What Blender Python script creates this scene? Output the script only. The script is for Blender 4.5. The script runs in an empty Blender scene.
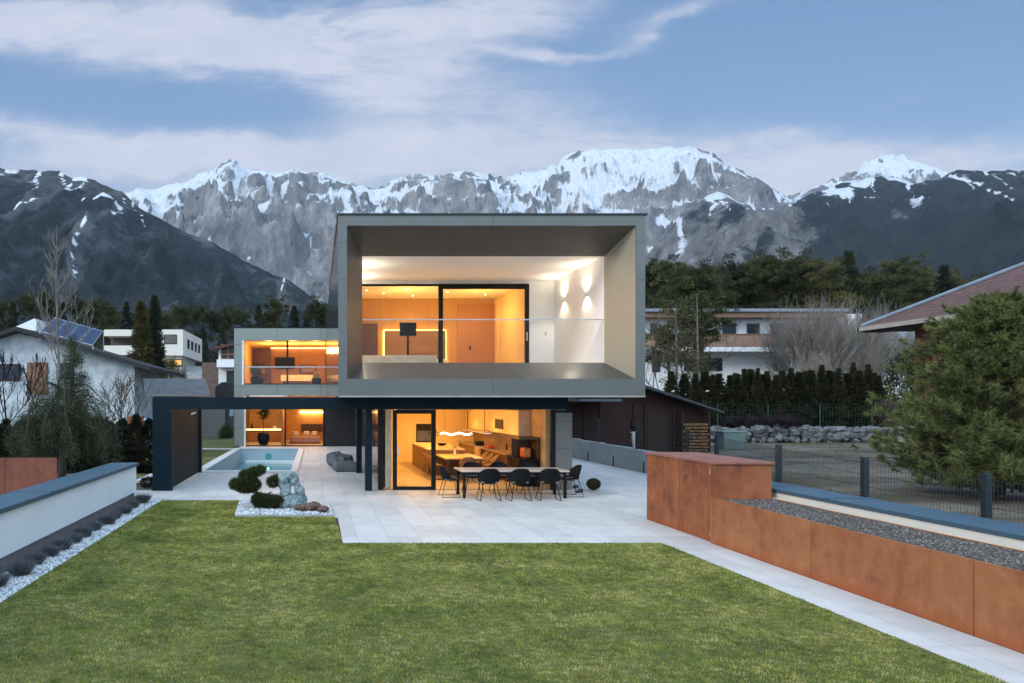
SKY_BACK = 2.4; SKY_ZEN = 2.6; SUN_E = 1.9
UP_DL = 36; UP_PT = 95; GD_DL = 85; GD_PT = 115; WG_U = 110; WG_L = 100
HAZE = 4.2e-5
import bpy, bmesh, math, random
import numpy as np
from mathutils import Vector, Matrix
R = math.radians
S = bpy.context.scene
C = S.collection
rng = np.random.default_rng(7)
random.seed(7)

# ---- camera geometry used to measure the place (metres) ----
H0 = 2.6; F = 683.0; PX = 316.0; PY = 403.0
def xat(px, Y): return (px-PX)*Y/F
def zat(py, Y): return H0-(py-PY)*Y/F
def at(px, py, Y): return (xat(px,Y), Y, zat(py,Y))

# ---------------------------------------------------------------- noise
_g = np.random.default_rng(3).uniform(0, 2*np.pi, (256,256))
_gx, _gy = np.cos(_g), np.sin(_g)
def pn(x, y):
    xi = np.floor(x).astype(int); yi = np.floor(y).astype(int)
    fx = x-xi; fy = y-yi
    def d(ix, iy, dx, dy):
        a = ix & 255; b = iy & 255
        return _gx[a,b]*dx+_gy[a,b]*dy
    u = fx*fx*fx*(fx*(fx*6-15)+10); v = fy*fy*fy*(fy*(fy*6-15)+10)
    n0 = d(xi,yi,fx,fy)*(1-u)+d(xi+1,yi,fx-1,fy)*u
    n1 = d(xi,yi+1,fx,fy-1)*(1-u)+d(xi+1,yi+1,fx-1,fy-1)*u
    return (n0*(1-v)+n1*v)*1.5
def fbm(x, y, o=5, g=.5):
    s = 0; a = 1; t = 0
    for i in range(o):
        s = s+a*pn(x+i*37.3, y+i*17.7); t += a; a *= g
        x, y = 1.62*x+1.18*y, -1.18*x+1.62*y
    return s/t
def ridged(x, y, o=6, g=.52):
    s = 0; a = 1; t = 0
    for i in range(o):
        s = s+a*(1-np.abs(pn(x+i*31.3, y+i*11.7)))**2; t += a; a *= g
        x, y = 1.62*x+1.18*y, -1.18*x+1.62*y
    return s/t
def sst(a, b, x):
    t = np.clip((x-a)/(b-a), 0, 1); return t*t*(3-2*t)

# ---------------------------------------------------------------- materials
_M = {}
def newmat(name):
    m = bpy.data.materials.new(name); m.use_nodes = True
    nt = m.node_tree; b = nt.nodes['Principled BSDF']
    return m, nt, b
def col4(c): return (c[0], c[1], c[2], 1)
def node(nt, t, **kw):
    n = nt.nodes.new(t)
    for k, v in kw.items():
        if k.startswith('i_'):
            n.inputs[k[2:].replace('_',' ')].default_value = v
        else: setattr(n, k, v)
    return n
def ramp(nt, src, stops):
    r = nt.nodes.new('ShaderNodeValToRGB'); e = r.color_ramp.elements
    while len(e) > 1: e.remove(e[-1])
    e[0].position = stops[0][0]; e[0].color = col4(stops[0][1])
    for p, c in stops[1:]:
        q = e.new(p); q.color = col4(c)
    nt.links.new(src, r.inputs[0]); return r.outputs[0]
def math_(nt, op, a, b=None, c=None, clamp=False):
    n = nt.nodes.new('ShaderNodeMath'); n.operation = op; n.use_clamp = clamp
    for i, v in enumerate((a, b, c)):
        if v is None: continue
        if isinstance(v, (int, float)): n.inputs[i].default_value = v
        else: nt.links.new(v, n.inputs[i])
    return n.outputs[0]
def mixc(nt, fac, a, b, mode='MIX'):
    n = nt.nodes.new('ShaderNodeMix'); n.data_type = 'RGBA'; n.blend_type = mode
    for i, v in ((0, fac), (6, a), (7, b)):
        if isinstance(v, (int, float)): n.inputs[i].default_value = v
        elif isinstance(v, tuple): n.inputs[i].default_value = col4(v)
        else: nt.links.new(v, n.inputs[i])
    return n.outputs[2]
def noise(nt, scale, detail=4, rough=.55, vec=None, stretch=None, dist=0):
    tc = nt.nodes.new('ShaderNodeTexCoord')
    src = tc.outputs['Object'] if vec is None else vec
    if stretch:
        mp = nt.nodes.new('ShaderNodeMapping'); mp.inputs['Scale'].default_value = stretch
        nt.links.new(src, mp.inputs[0]); src = mp.outputs[0]
    n = nt.nodes.new('ShaderNodeTexNoise'); n.inputs['Scale'].default_value = scale
    n.inputs['Detail'].default_value = detail; n.inputs['Roughness'].default_value = rough
    n.inputs['Distortion'].default_value = dist
    nt.links.new(src, n.inputs['Vector']); return n.outputs['Fac']
def bump(nt, b, h, strength=.3, dist=.01):
    n = nt.nodes.new('ShaderNodeBump'); n.inputs['Strength'].default_value = strength
    n.inputs['Distance'].default_value = dist
    nt.links.new(h, n.inputs['Height']); nt.links.new(n.outputs[0], b.inputs['Normal'])
def mat(name, c, rough=.6, metal=0, var=.15, scale=3, bmp=0, bscale=40, stretch=None, spec=None, c2=None, detail=4):
    if name in _M: return _M[name]
    m, nt, b = newmat(name)
    n = noise(nt, scale, detail, stretch=stretch)
    if c2 is None:
        lo = tuple(x*(1-var) for x in c); hi = tuple(min(1,x*(1+var)) for x in c)
    else: lo, hi = c, c2
    nt.links.new(ramp(nt, n, [(.3, lo), (.7, hi)]), b.inputs['Base Color'])
    b.inputs['Roughness'].default_value = rough; b.inputs['Metallic'].default_value = metal
    if spec is not None: b.inputs['Specular IOR Level'].default_value = spec
    if bmp: bump(nt, b, noise(nt, bscale, 5), bmp, .02)
    _M[name] = m; return m
def panelmat(name, c, rough=.4, metal=.5, per=(0,0,0), off=(0,0,0), w=.012, var=.08, dark=.35, nscale=1.2, streak=0):
    """metal or stone sheets with open joints every per[i] metres"""
    if name in _M: return _M[name]
    m, nt, b = newmat(name)
    tc = nt.nodes.new('ShaderNodeTexCoord'); sep = nt.nodes.new('ShaderNodeSeparateXYZ')
    nt.links.new(tc.outputs['Object'], sep.inputs[0])
    line = None
    cell = None
    for i in range(3):
        if not per[i]: continue
        a = math_(nt, 'DIVIDE', math_(nt, 'SUBTRACT', sep.outputs[i], off[i]), per[i])
        fr = math_(nt, 'ABSOLUTE', math_(nt, 'SUBTRACT', math_(nt, 'FRACT', math_(nt,'ADD',a,100.5)), .5))
        l = math_(nt, 'LESS_THAN', fr, w/per[i]/2)
        line = l if line is None else math_(nt, 'MAXIMUM', line, l)
        fl = math_(nt, 'MULTIPLY', math_(nt, 'FLOOR', math_(nt,'ADD',a,100.0)), 7.31+i*3.7)
        cell = fl if cell is None else math_(nt, 'ADD', cell, fl)
    n = noise(nt, nscale, 6, .6)
    if cell is not None:
        wn = nt.nodes.new('ShaderNodeTexWhiteNoise'); wn.noise_dimensions = '1D'
        nt.links.new(cell, wn.inputs['W'])
        n = math_(nt, 'ADD', math_(nt,'MULTIPLY', n, .75), math_(nt,'MULTIPLY', wn.outputs['Value'], .25))
    lo = tuple(x*(1-var) for x in c); hi = tuple(min(1,x*(1+var)) for x in c)
    colr = ramp(nt, n, [(.3, lo), (.7, hi)])
    if line is not None:
        colr = mixc(nt, line, colr, tuple(x*dark for x in c))
    nt.links.new(colr, b.inputs['Base Color'])
    b.inputs['Metallic'].default_value = metal
    rr = math_(nt, 'ADD', math_(nt, 'MULTIPLY', noise(nt, 2.3, 5), .2), rough-.1)
    nt.links.new(rr, b.inputs['Roughness'])
    _M[name] = m; return m
def emat(name, c, s):
    if name in _M: return _M[name]
    m, nt, b = newmat(name)
    b.inputs['Base Color'].default_value = col4(c)
    b.inputs['Emission Color'].default_value = col4(c); b.inputs['Emission Strength'].default_value = s
    _M[name] = m; return m
def glassmat(name, tint=(1,1,1), refl=1.0):
    m = bpy.data.materials.new(name); m.use_nodes = True; nt = m.node_tree
    nt.nodes.clear()
    o = nt.nodes.new('ShaderNodeOutputMaterial')
    t = nt.nodes.new('ShaderNodeBsdfTransparent'); t.inputs[0].default_value = col4(tint)
    g = nt.nodes.new('ShaderNodeBsdfGlossy'); g.inputs['Roughness'].default_value = .01
    f = nt.nodes.new('ShaderNodeFresnel'); f.inputs[0].default_value = 1.45
    mx = nt.nodes.new('ShaderNodeMixShader')
    nt.links.new(math_(nt, 'MULTIPLY', f.outputs[0], refl), mx.inputs[0])
    nt.links.new(t.outputs[0], mx.inputs[1]); nt.links.new(g.outputs[0], mx.inputs[2])
    nt.links.new(mx.outputs[0], o.inputs[0]); return m
def woodmat(name, c, c2, axis=(1,1,12), rough=.5, scale=1.5):
    if name in _M: return _M[name]
    m, nt, b = newmat(name)
    n = noise(nt, scale, 5, .6, stretch=axis, dist=.6)
    nt.links.new(ramp(nt, n, [(.25, c), (.75, c2)]), b.inputs['Base Color'])
    b.inputs['Roughness'].default_value = rough
    _M[name] = m; return m

# ---------------------------------------------------------------- mesh helpers
class MB:
    def __init__(s): s.v = []; s.f = []
    def quadstrip(s): pass
    def add(s, vs, fs):
        o = len(s.v); s.v += [tuple(v) for v in vs]; s.f += [tuple(i+o for i in f) for f in fs]; return s
    def box(s, x0, x1, y0, y1, z0, z1):
        if x0 > x1: x0, x1 = x1, x0
        if y0 > y1: y0, y1 = y1, y0
        if z0 > z1: z0, z1 = z1, z0
        return s.add([(x0,y0,z0),(x1,y0,z0),(x1,y1,z0),(x0,y1,z0),(x0,y0,z1),(x1,y0,z1),(x1,y1,z1),(x0,y1,z1)],
              [(0,3,2,1),(4,5,6,7),(0,1,5,4),(1,2,6,5),(2,3,7,6),(3,0,4,7)])
    def hexa(s, p):   # 8 points: bottom 4 ccw, top 4 ccw
        return s.add(p, [(0,3,2,1),(4,5,6,7),(0,1,5,4),(1,2,6,5),(2,3,7,6),(3,0,4,7)])
    def prism(s, poly, z0, z1):
        n = len(poly)
        return s.add([(x,y,z0) for x,y in poly]+[(x,y,z1) for x,y in poly],
              [tuple(range(n))[::-1], tuple(range(n,2*n))]+[(i,(i+1)%n,n+(i+1)%n,n+i) for i in range(n)])
    def prismY(s, poly, y0, y1):  # poly in xz
        n = len(poly)
        return s.add([(x,y0,z) for x,z in poly]+[(x,y1,z) for x,z in poly],
              [tuple(range(n)), tuple(range(n,2*n))[::-1]]+[(i,n+i,n+(i+1)%n,(i+1)%n) for i in range(n)])
    def tube(s, pts, r, n=8, cap=True):
        pts = [Vector(p) for p in pts]
        if not isinstance(r, (list, tuple)): r = [r]*len(pts)
        o = len(s.v)
        for i, p in enumerate(pts):
            d = (pts[min(i+1,len(pts)-1)]-pts[max(i-1,0)]).normalized()
            a = d.orthogonal().normalized() if i == 0 else (a-d*a.dot(d)).normalized()
            b = d.cross(a)
            for k in range(n):
                t = 2*math.pi*k/n
                s.v.append(tuple(p+(a*math.cos(t)+b*math.sin(t))*r[i]))
        for i in range(len(pts)-1):
            for k in range(n):
                s.f.append((o+i*n+k, o+i*n+(k+1)%n, o+(i+1)*n+(k+1)%n, o+(i+1)*n+k))
        if cap:
            s.f.append(tuple(o+k for k in range(n))[::-1]); e = o+(len(pts)-1)*n
            s.f.append(tuple(e+k for k in range(n)))
        return s
    def lathe(s, prof, c=(0,0,0), n=20):
        o = len(s.v); m = len(prof)
        for r, z in prof:
            for k in range(n):
                t = 2*math.pi*k/n; s.v.append((c[0]+r*math.cos(t), c[1]+r*math.sin(t), c[2]+z))
        for i in range(m-1):
            for k in range(n):
                s.f.append((o+i*n+k, o+i*n+(k+1)%n, o+(i+1)*n+(k+1)%n, o+(i+1)*n+k))
        s.f.append(tuple(o+k for k in range(n))[::-1]); s.f.append(tuple(o+(m-1)*n+k for k in range(n)))
        return s
    def ball(s, c, r, n=10, squash=(1,1,1), jit=0):
        o = len(s.v); rr = random.Random(int(c[0]*997+c[1]*77+c[2]*13))
        for i in range(1, n):
            for k in range(2*n):
                th = math.pi*i/n; ph = math.pi*k/n; q = 1+rr.uniform(-jit, jit)
                s.v.append((c[0]+r*q*squash[0]*math.sin(th)*math.cos(ph), c[1]+r*q*squash[1]*math.sin(th)*math.sin(ph), c[2]+r*q*squash[2]*math.cos(th)))
        t = len(s.v); s.v.append((c[0],c[1],c[2]+r*squash[2])); s.v.append((c[0],c[1],c[2]-r*squash[2]))
        w = 2*n
        for i in range(n-2):
            for k in range(w):
                s.f.append((o+i*w+k, o+(i+1)*w+k, o+(i+1)*w+(k+1)%w, o+i*w+(k+1)%w))
        for k in range(w):
            s.f.append((t, o+k, o+(k+1)%w)); s.f.append((t+1, o+(n-2)*w+(k+1)%w, o+(n-2)*w+k))
        return s
    def shift(s, d, rz=0):
        c, q = math.cos(rz), math.sin(rz)
        s.v = [(x*c-y*q+d[0], x*q+y*c+d[1], z+d[2]) for x,y,z in s.v]; return s
    def build(s, name, m, parent=None, smooth=False, bevel=0):
        me = bpy.data.meshes.new(name); me.from_pydata(s.v, [], s.f); me.update()
        me.materials.append(m)
        o = bpy.data.objects.new(name, me); C.objects.link(o)
        if parent: o.parent = parent
        if smooth:
            me.polygons.foreach_set('use_smooth', [True]*len(me.polygons))
        if bevel:
            b = o.modifiers.new('Bevel', 'BEVEL'); b.width = bevel; b.segments = 2; b.limit_method = 'ANGLE'
        return o
def npmesh(name, V, Fc, m, parent=None, smooth=False, attrs=None):
    """V (n,3), Fc (m,k) constant k"""
    me = bpy.data.meshes.new(name)
    V = np.asarray(V, dtype=np.float32); Fc = np.asarray(Fc, dtype=np.int32); k = Fc.shape[1]
    me.vertices.add(len(V)); me.vertices.foreach_set('co', V.ravel())
    me.loops.add(Fc.size); me.loops.foreach_set('vertex_index', Fc.ravel())
    me.polygons.add(len(Fc)); me.polygons.foreach_set('loop_start', np.arange(0, Fc.size, k, dtype=np.int32))
    me.polygons.foreach_set('loop_total', np.full(len(Fc), k, dtype=np.int32))
    if smooth: me.polygons.foreach_set('use_smooth', np.ones(len(Fc), dtype=bool))
    me.update(calc_edges=True); me.validate()
    if attrs:
        for an, av in attrs.items():
            a = me.attributes.new(an, 'FLOAT', 'POINT'); a.data.foreach_set('value', np.asarray(av, dtype=np.float32).ravel())
    me.materials.append(m)
    o = bpy.data.objects.new(name, me); C.objects.link(o)
    if parent: o.parent = parent
    return o
def tag(o, label=None, cat=None, group=None, kind=None):
    if label: o['label'] = label
    if cat: o['category'] = cat
    if group: o['group'] = group
    if kind: o['kind'] = kind
    return o
def thing(name, label, cat, loc=(0,0,0), rz=0, group=None):
    o = bpy.data.objects.new(name, None); C.objects.link(o)
    o.empty_display_size = .2
    o.location = loc; o.rotation_euler = (0,0,rz); return tag(o, label, cat, group)
def setting(o): o['kind'] = 'structure'; return o
def copy_tree(o, parent=None):
    c = o.copy(); C.objects.link(c)
    if parent is not None: c.parent = parent
    for ch in list(o.children): copy_tree(ch, c)
    return c
def place(o, loc, rz=0, sc=1, label=None):
    o.location = loc; o.rotation_euler = (0,0,rz)
    o.scale = sc if isinstance(sc, tuple) else (sc,sc,sc)
    if label: o['label'] = label
    return o
ORD = ['first','second','third','fourth','fifth','sixth','seventh','eighth','ninth','tenth','eleventh','twelfth','thirteenth','fourteenth','fifteenth','sixteenth','seventeenth','eighteenth','nineteenth','twentieth','twenty-first','twenty-second','twenty-third','twenty-fourth','twenty-fifth','twenty-sixth','twenty-seventh','twenty-eighth','twenty-ninth','thirtieth','thirty-first','thirty-second','thirty-third','thirty-fourth','thirty-fifth','thirty-sixth','thirty-seventh','thirty-eighth','thirty-ninth','fortieth','forty-first','forty-second','forty-third','forty-fourth','forty-fifth','forty-sixth','forty-seventh','forty-eighth','forty-ninth','fiftieth']

def tris(P, D, L, W, rg):
    """thin triangles: base at P, tip at P+D*L, base width W"""
    n = len(P)
    D = D/np.maximum(np.linalg.norm(D, axis=1, keepdims=True), 1e-6)
    q = rg.normal(size=(n,3)); s = np.cross(D, q); s /= np.maximum(np.linalg.norm(s, axis=1, keepdims=True), 1e-6)
    L = np.broadcast_to(np.asarray(L, dtype=float), (n,))[:,None]; W = np.broadcast_to(np.asarray(W, dtype=float), (n,))[:,None]
    V = np.empty((n,3,3)); V[:,0] = P-s*W/2; V[:,1] = P+s*W/2; V[:,2] = P+D*L
    return V.reshape(-1,3), np.arange(3*n).reshape(-1,3)

# ---------------------------------------------------------------- camera
cam = bpy.data.cameras.new('camera'); co = bpy.data.objects.new('camera', cam); C.objects.link(co)
co.location = (0,0,H0); co.rotation_euler = (R(90),0,0)
cam.sensor_width = 36; cam.lens = F/1024*36
cam.shift_x = (512-PX)/1024; cam.shift_y = (PY-341.5)/1024
cam.clip_start = .1; cam.clip_end = 30000
S.camera = co
S.view_settings.view_transform = 'Standard'; S.view_settings.look = 'None'
S.view_settings.exposure = 0; S.view_settings.gamma = 1

# ---------------------------------------------------------------- sky
w = bpy.data.worlds.new('World'); S.world = w; w.use_nodes = True
nt = w.node_tree; bg = nt.nodes['Background']
tc = nt.nodes.new('ShaderNodeTexCoord'); sp = nt.nodes.new('ShaderNodeSeparateXYZ')
nt.links.new(tc.outputs['Generated'], sp.inputs[0])
dx, dy, dz = sp.outputs
yy = math_(nt, 'MAXIMUM', dy, .12)
u = math_(nt, 'DIVIDE', dx, yy); v = math_(nt, 'DIVIDE', dz, yy)
cb = nt.nodes.new('ShaderNodeCombineXYZ'); nt.links.new(u, cb.inputs[0]); nt.links.new(v, cb.inputs[1])
# soft warp of the cloud shapes
wn = noise(nt, 3.2, 5, .6, vec=cb.outputs[0]); wn2 = noise(nt, 2.7, 5, .6, vec=cb.outputs[0], stretch=(1.3,2.2,1))
uw = math_(nt, 'ADD', u, math_(nt, 'MULTIPLY', math_(nt,'SUBTRACT', wn, .5), .24))
vw = math_(nt, 'ADD', v, math_(nt, 'MULTIPLY', math_(nt,'SUBTRACT', wn2, .5), .13))
blobs = [(130,38,270,24,-6,1.15),(60,10,250,26,0,.85),(330,28,210,24,8,1.1),(270,62,95,22,-12,.9),(470,25,130,22,14,.65),(90,140,190,22,-8,1.0),(200,165,280,22,0,.95),
         (470,110,170,45,-4,.62),(400,160,180,28,0,1.0),(610,150,120,28,-14,.6),(565,47,95,7,4,.55),(520,50,34,8,0,.7),(640,30,70,8,22,.42),(690,8,110,14,14,.35),
         (780,168,130,30,0,1.1),(930,160,170,26,4,.95),(880,100,110,10,8,.22),(760,5,160,14,6,.25),(400,85,70,30,30,.4)]
dens = None
for bx_, by_, rx, ry, an, am in blobs:
    u0 = (bx_-PX)/F; v0 = (PY-by_)/F; a = R(an); ca, sa = math.cos(a), math.sin(a)
    du = math_(nt,'SUBTRACT',uw,u0); dv = math_(nt,'SUBTRACT',vw,v0)
    p = math_(nt,'DIVIDE',math_(nt,'ADD',math_(nt,'MULTIPLY',du,ca),math_(nt,'MULTIPLY',dv,sa)), rx/F)
    q = math_(nt,'DIVIDE',math_(nt,'SUBTRACT',math_(nt,'MULTIPLY',dv,ca),math_(nt,'MULTIPLY',du,sa)), ry/F)
    e = math_(nt,'EXPONENT',math_(nt,'MULTIPLY',math_(nt,'ADD',math_(nt,'MULTIPLY',p,p),math_(nt,'MULTIPLY',q,q)),-1.0))
    e = math_(nt,'MULTIPLY',e,am)
    dens = e if dens is None else math_(nt,'ADD',dens,e)
streak = noise(nt, 2.6, 10, .68, vec=cb.outputs[0], stretch=(1.0,4.0,1), dist=1.6)
dens = math_(nt,'MULTIPLY',dens,math_(nt,'ADD',math_(nt,'ADD',math_(nt,'MULTIPLY',streak,1.7),math_(nt,'MULTIPLY',noise(nt,5,12,.74,vec=cb.outputs[0],stretch=(.8,4.2,1),dist=2.2),1.7)),-.72))
dens = math_(nt,'SUBTRACT',dens,.06)
dm = nt.nodes.new('ShaderNodeMapRange'); dm.interpolation_type='SMOOTHSTEP'
dm.inputs[1].default_value=0; dm.inputs[2].default_value=1.25; nt.links.new(dens, dm.inputs[0])
elev = math_(nt,'MAXIMUM',dz,0)
base = ramp(nt, v, [(0,(.46,.54,.66)),(.28,(.38,.47,.63)),(.42,(.175,.31,.54)),(.62,(.125,.245,.47))])
sky = nt.nodes.new('ShaderNodeTexSky'); sky.sky_type='NISHITA'; sky.sun_disc=False
sky.sun_elevation=R(14); sky.sun_rotation=R(215); sky.air_density=1.0; sky.dust_density=1.0
base2 = mixc(nt, .02, base, sky.outputs[0], 'ADD')
fr_ = nt.nodes.new('ShaderNodeMapRange'); fr_.interpolation_type='SMOOTHSTEP'; fr_.inputs[1].default_value=.1; fr_.inputs[2].default_value=.4; nt.links.new(dy, fr_.inputs[0]); front = fr_.outputs[0]
cloud = mixc(nt, math_(nt,'MULTIPLY',dm.outputs[0],.88), base2, mixc(nt, noise(nt,5,8,.65,vec=cb.outputs[0],stretch=(1,3,1),dist=1.0), (.50,.57,.72), (.86,.85,.93)))
gen = noise(nt, 1.6, 6, .6, vec=tc.outputs['Generated'])
back = mixc(nt, gen, (.22,.36,.52), (.58,.64,.68))
colr = mixc(nt, front, back, cloud)
# the after-glow side behind the photographer and the zenith are brighter
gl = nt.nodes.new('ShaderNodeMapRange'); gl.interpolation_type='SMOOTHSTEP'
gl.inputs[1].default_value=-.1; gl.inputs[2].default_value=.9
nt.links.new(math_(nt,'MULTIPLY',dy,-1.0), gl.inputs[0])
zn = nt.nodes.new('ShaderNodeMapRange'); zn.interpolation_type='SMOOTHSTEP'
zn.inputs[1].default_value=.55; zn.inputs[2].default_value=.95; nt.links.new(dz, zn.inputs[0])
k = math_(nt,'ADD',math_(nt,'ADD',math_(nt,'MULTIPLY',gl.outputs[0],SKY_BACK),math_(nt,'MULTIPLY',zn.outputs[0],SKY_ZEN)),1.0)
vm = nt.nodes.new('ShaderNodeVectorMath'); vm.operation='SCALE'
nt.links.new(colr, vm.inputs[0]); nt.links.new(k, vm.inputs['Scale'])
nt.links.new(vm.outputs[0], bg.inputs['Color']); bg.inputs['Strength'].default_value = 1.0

sl = bpy.data.lights.new('sun', 'SUN'); so = bpy.data.objects.new('sun', sl); C.objects.link(so)
sl.energy = SUN_E; sl.angle = R(14); sl.color = (1,.93,.86)
d = Vector((math.sin(R(215)), math.cos(R(215)), 0))*math.cos(R(24))   # towards the glow, behind and left
d = Vector((-.74,-.40,.42))
so.rotation_euler = d.to_track_quat('Z','Y').to_euler(); so.location = (0,-5,30)
# ================================================================ TERRAIN
def gz(X, Y):
    X = np.asarray(X, float); Y = np.asarray(Y, float)
    yc = np.where(X < -7, 30., np.where(X > 13, 43., 56.))
    yc = 56-26*sst(-9,-14,X)-13*sst(12,15,X)
    s = np.clip(Y-yc, 0, 1e9)
    z = -.035+.078*s*(1-.45*sst(60,400,s))
    z = np.minimum(z, 60+.02*s)
    # terrace of the neighbour above the rough stone wall
    z = z+.85*sst(41.15,41.9,Y)*sst(12.6,13.5,X)
    z = z+.25*sst(12.25,13.5,X)*(1-sst(41,42,Y))
    z = z+.10*fbm(X/7,Y/7,3)*sst(12.3,15,np.abs(X))*sst(0,20,Y)*1.0
    inp = (X>-4.9)&(X<-.3)&(Y>25.)&(Y<39.6)
    z = np.where(inp, -2.2, z)
    far = sst(250, 700, Y)
    return z+far*8*fbm(X/200,Y/200,3)
def spaced(lo, hi, near_lo, near_hi, step):
    a = list(np.arange(near_lo, near_hi+.01, step))
    s = step; x = near_hi
    while x < hi: s *= 1.13; x += s; a.append(x)
    s = step; x = near_lo; b = []
    while x > lo: s *= 1.13; x -= s; b.append(x)
    return np.array(b[::-1]+a)
gx_ = spaced(-6000, 6000, -24, 36, .45); gy_ = spaced(-600, 7000, 2, 64, .45)
GX, GY = np.meshgrid(gx_, gy_)
GZ = gz(GX, GY)
def gridmesh(name, X, Y, Z, m, attrs=None):
    r, c = X.shape
    V = np.stack([X,Y,Z], -1).reshape(-1,3)
    i = np.arange(r*c).reshape(r,c)
    Fq = np.stack([i[:-1,:-1], i[:-1,1:], i[1:,1:], i[1:,:-1]], -1).reshape(-1,4)
    return npmesh(name, V, Fq, m, smooth=True, attrs=attrs)
m, nt, b = newmat('winter_meadow')
n1 = noise(nt, .22, 6, .6, stretch=(.55,1.6,1)); n2 = noise(nt, 2.5, 6, .7)
c1 = ramp(nt, n1, [(.34,(.065,.060,.030)),(.46,(.12,.095,.062)),(.54,(.21,.185,.155)),(.64,(.10,.085,.05))])
c2 = mixc(nt, .55, c1, ramp(nt, n2, [(.3,(.35,.33,.3)),(.75,(1,.98,.9))]), 'MULTIPLY')
nt.links.new(c2, b.inputs['Base Color']); b.inputs['Roughness'].default_value = .95
bump(nt, b, n2, .7, .12)
setting(gridmesh('ground', GX, GY, GZ, m))

# ---------------------------------------------------------------- mountains
def prof(pts, Yr, X):
    px = np.array([p[0] for p in pts], float); py = np.array([p[1] for p in pts], float)
    return np.interp(X, (px-PX)*Yr/F, H0+(PY-py)*Yr/F)
def mtmat(name, forest, f2, rock, rock2, snow=(.66,.71,.78), fs=.02, rs=.004, bd=18):
    m, nt, b = newmat(name)
    geo = nt.nodes.new('ShaderNodeNewGeometry')
    P = geo.outputs['Position']
    a1 = nt.nodes.new('ShaderNodeAttribute'); a1.attribute_name = 'snow'
    a2 = nt.nodes.new('ShaderNodeAttribute'); a2.attribute_name = 'rock'
    nf = noise(nt, fs, 7, .7, vec=P, stretch=(1,.6,.7)); nr = noise(nt, rs, 8, .65, vec=P, stretch=(1.6,1,.55))
    ns = noise(nt, fs*1.1, 10, .72, vec=P, stretch=(1.0,.6,1.25))
    fc = ramp(nt, nf, [(.35,forest),(.68,f2)])
    rc = ramp(nt, math_(nt,'ADD',math_(nt,'MULTIPLY',nr,.55),math_(nt,'MULTIPLY',nf,.45)), [(.38,rock),(.5,tuple((p+q)/2*.9 for p,q in zip(rock,rock2))),(.60,rock2)])
    rf = math_(nt,'ADD',a2.outputs['Fac'],math_(nt,'MULTIPLY',math_(nt,'SUBTRACT',ns,.5),1.3))
    rf = math_(nt,'MULTIPLY',math_(nt,'SUBTRACT',rf,.38),4.0,clamp=True)
    base = mixc(nt, rf, fc, rc)
    sf = math_(nt,'ADD',a1.outputs['Fac'],math_(nt,'MULTIPLY',math_(nt,'SUBTRACT',ns,.5),1.25))
    sf = math_(nt,'MULTIPLY',math_(nt,'SUBTRACT',sf,.45),5.0,clamp=True)
    nt.links.new(mixc(nt, sf, base, snow), b.inputs['Base Color'])
    b.inputs['Roughness'].default_value = .95; b.inputs['Specular IOR Level'].default_value = .1
    h = math_(nt,'ADD',math_(nt,'MULTIPLY',nf,.6),math_(nt,'MULTIPLY',nr,1.6))
    bump(nt, b, h, 1.0, bd)
    return m
def normz(X, Y, Z):
    gy, gx = np.gradient(Z, Y[:,0], X[0,:]); return 1/np.sqrt(1+gx*gx+gy*gy), gx, gy

# left, dark forested ridge with thin snow gullies
P1 = [(-900,120),(-500,150),(-250,185),(-120,160),(-40,168),(0,172),(30,174),(60,175),(71,181),(80,180),(95,184),(110,193),(123,196.5),(139,211),(166,225),(186,236),(212,245),(239,261),(266,274.5),(289,284.5),(312,301),(327,313),(370,335),(440,360),(560,395),(2000,402)]
Yr = 1500.; Y0 = 330.
X, Y = np.meshgrid(np.arange(-3300, 1100, 6.5), np.concatenate([np.arange(Y0,Yr+60,6.5), np.arange(Yr+60,2300,40)]))
t = np.clip((Y-Y0)/(Yr-Y0), 0, 1)
wx = 60*fbm(X/400,Y/400,4)
R1 = prof(P1, Yr, X)
# spurs running down to the valley
g = ridged((X+wx+.18*(Y-Yr))/260, Y/1500, 5, .55)
g2 = ridged((X+wx)/90, Y/260+9, 5, .6)
env = np.sin(np.pi*np.clip(t,0,1)**.8)**.8
Z1 = 8+R1*t**1.15+env*(210*(g-.62)+75*(g2-.62))*np.clip(R1/350,.15,1)+8*fbm(X/45,Y/45,4)*t*np.clip(R1/300,.1,1)
Z1 = np.where(Y>Yr, Z1-(Y-Yr)*.55, Z1)
lim = H0+(prof(P1, Yr, X*Yr/np.maximum(Y,1))-H0)*Y/Yr+9*fbm(X/35,Y/90,4)
Z1 = np.where(Y<Yr, np.minimum(Z1, np.maximum(lim-1.5,6)), Z1)
nz, gx, gy = normz(X, Y, Z1)
alt = Z1/520
gul = np.abs(pn((X+wx+.18*(Y-Yr))/170+3.3, Y/1300+1.7))
gul2 = np.abs(pn((X+wx*.8+.3*(Y-Yr))/75+8.3, Y/420+2.7))
cou = np.maximum(sst(.035,.0,gul)*sst(.22,.45,alt)*(1.05+.9*fbm(X/60,Y/60,3)), sst(.07,.0,gul2)*sst(.50,.80,alt)*(1.0+1.1*fbm(X/90,Y/70,3)))
top = sst(.80,1.02,alt+.10*fbm(X/120,Y/50,4))*(.35+.9*sst(-.1,.25,fbm((X+wx)/38,Y/160,4)))
rockp = .30+.55*fbm((X+wx)/45+5,Y/260,5)+sst(.7,1.,alt)*.45+sst(.16,.02,gul)*.55
o = gridmesh('forested_ridge', X, Y, Z1, mtmat('ridge_cover', (.008,.014,.018),(.028,.040,.046),(.04,.047,.056),(.10,.105,.115),fs=.035,rs=.014,bd=14), {'snow':np.clip(cou*1.05+top*.60+.0,0,1), 'rock':np.clip(rockp,0,1)})
setting(o)

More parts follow.
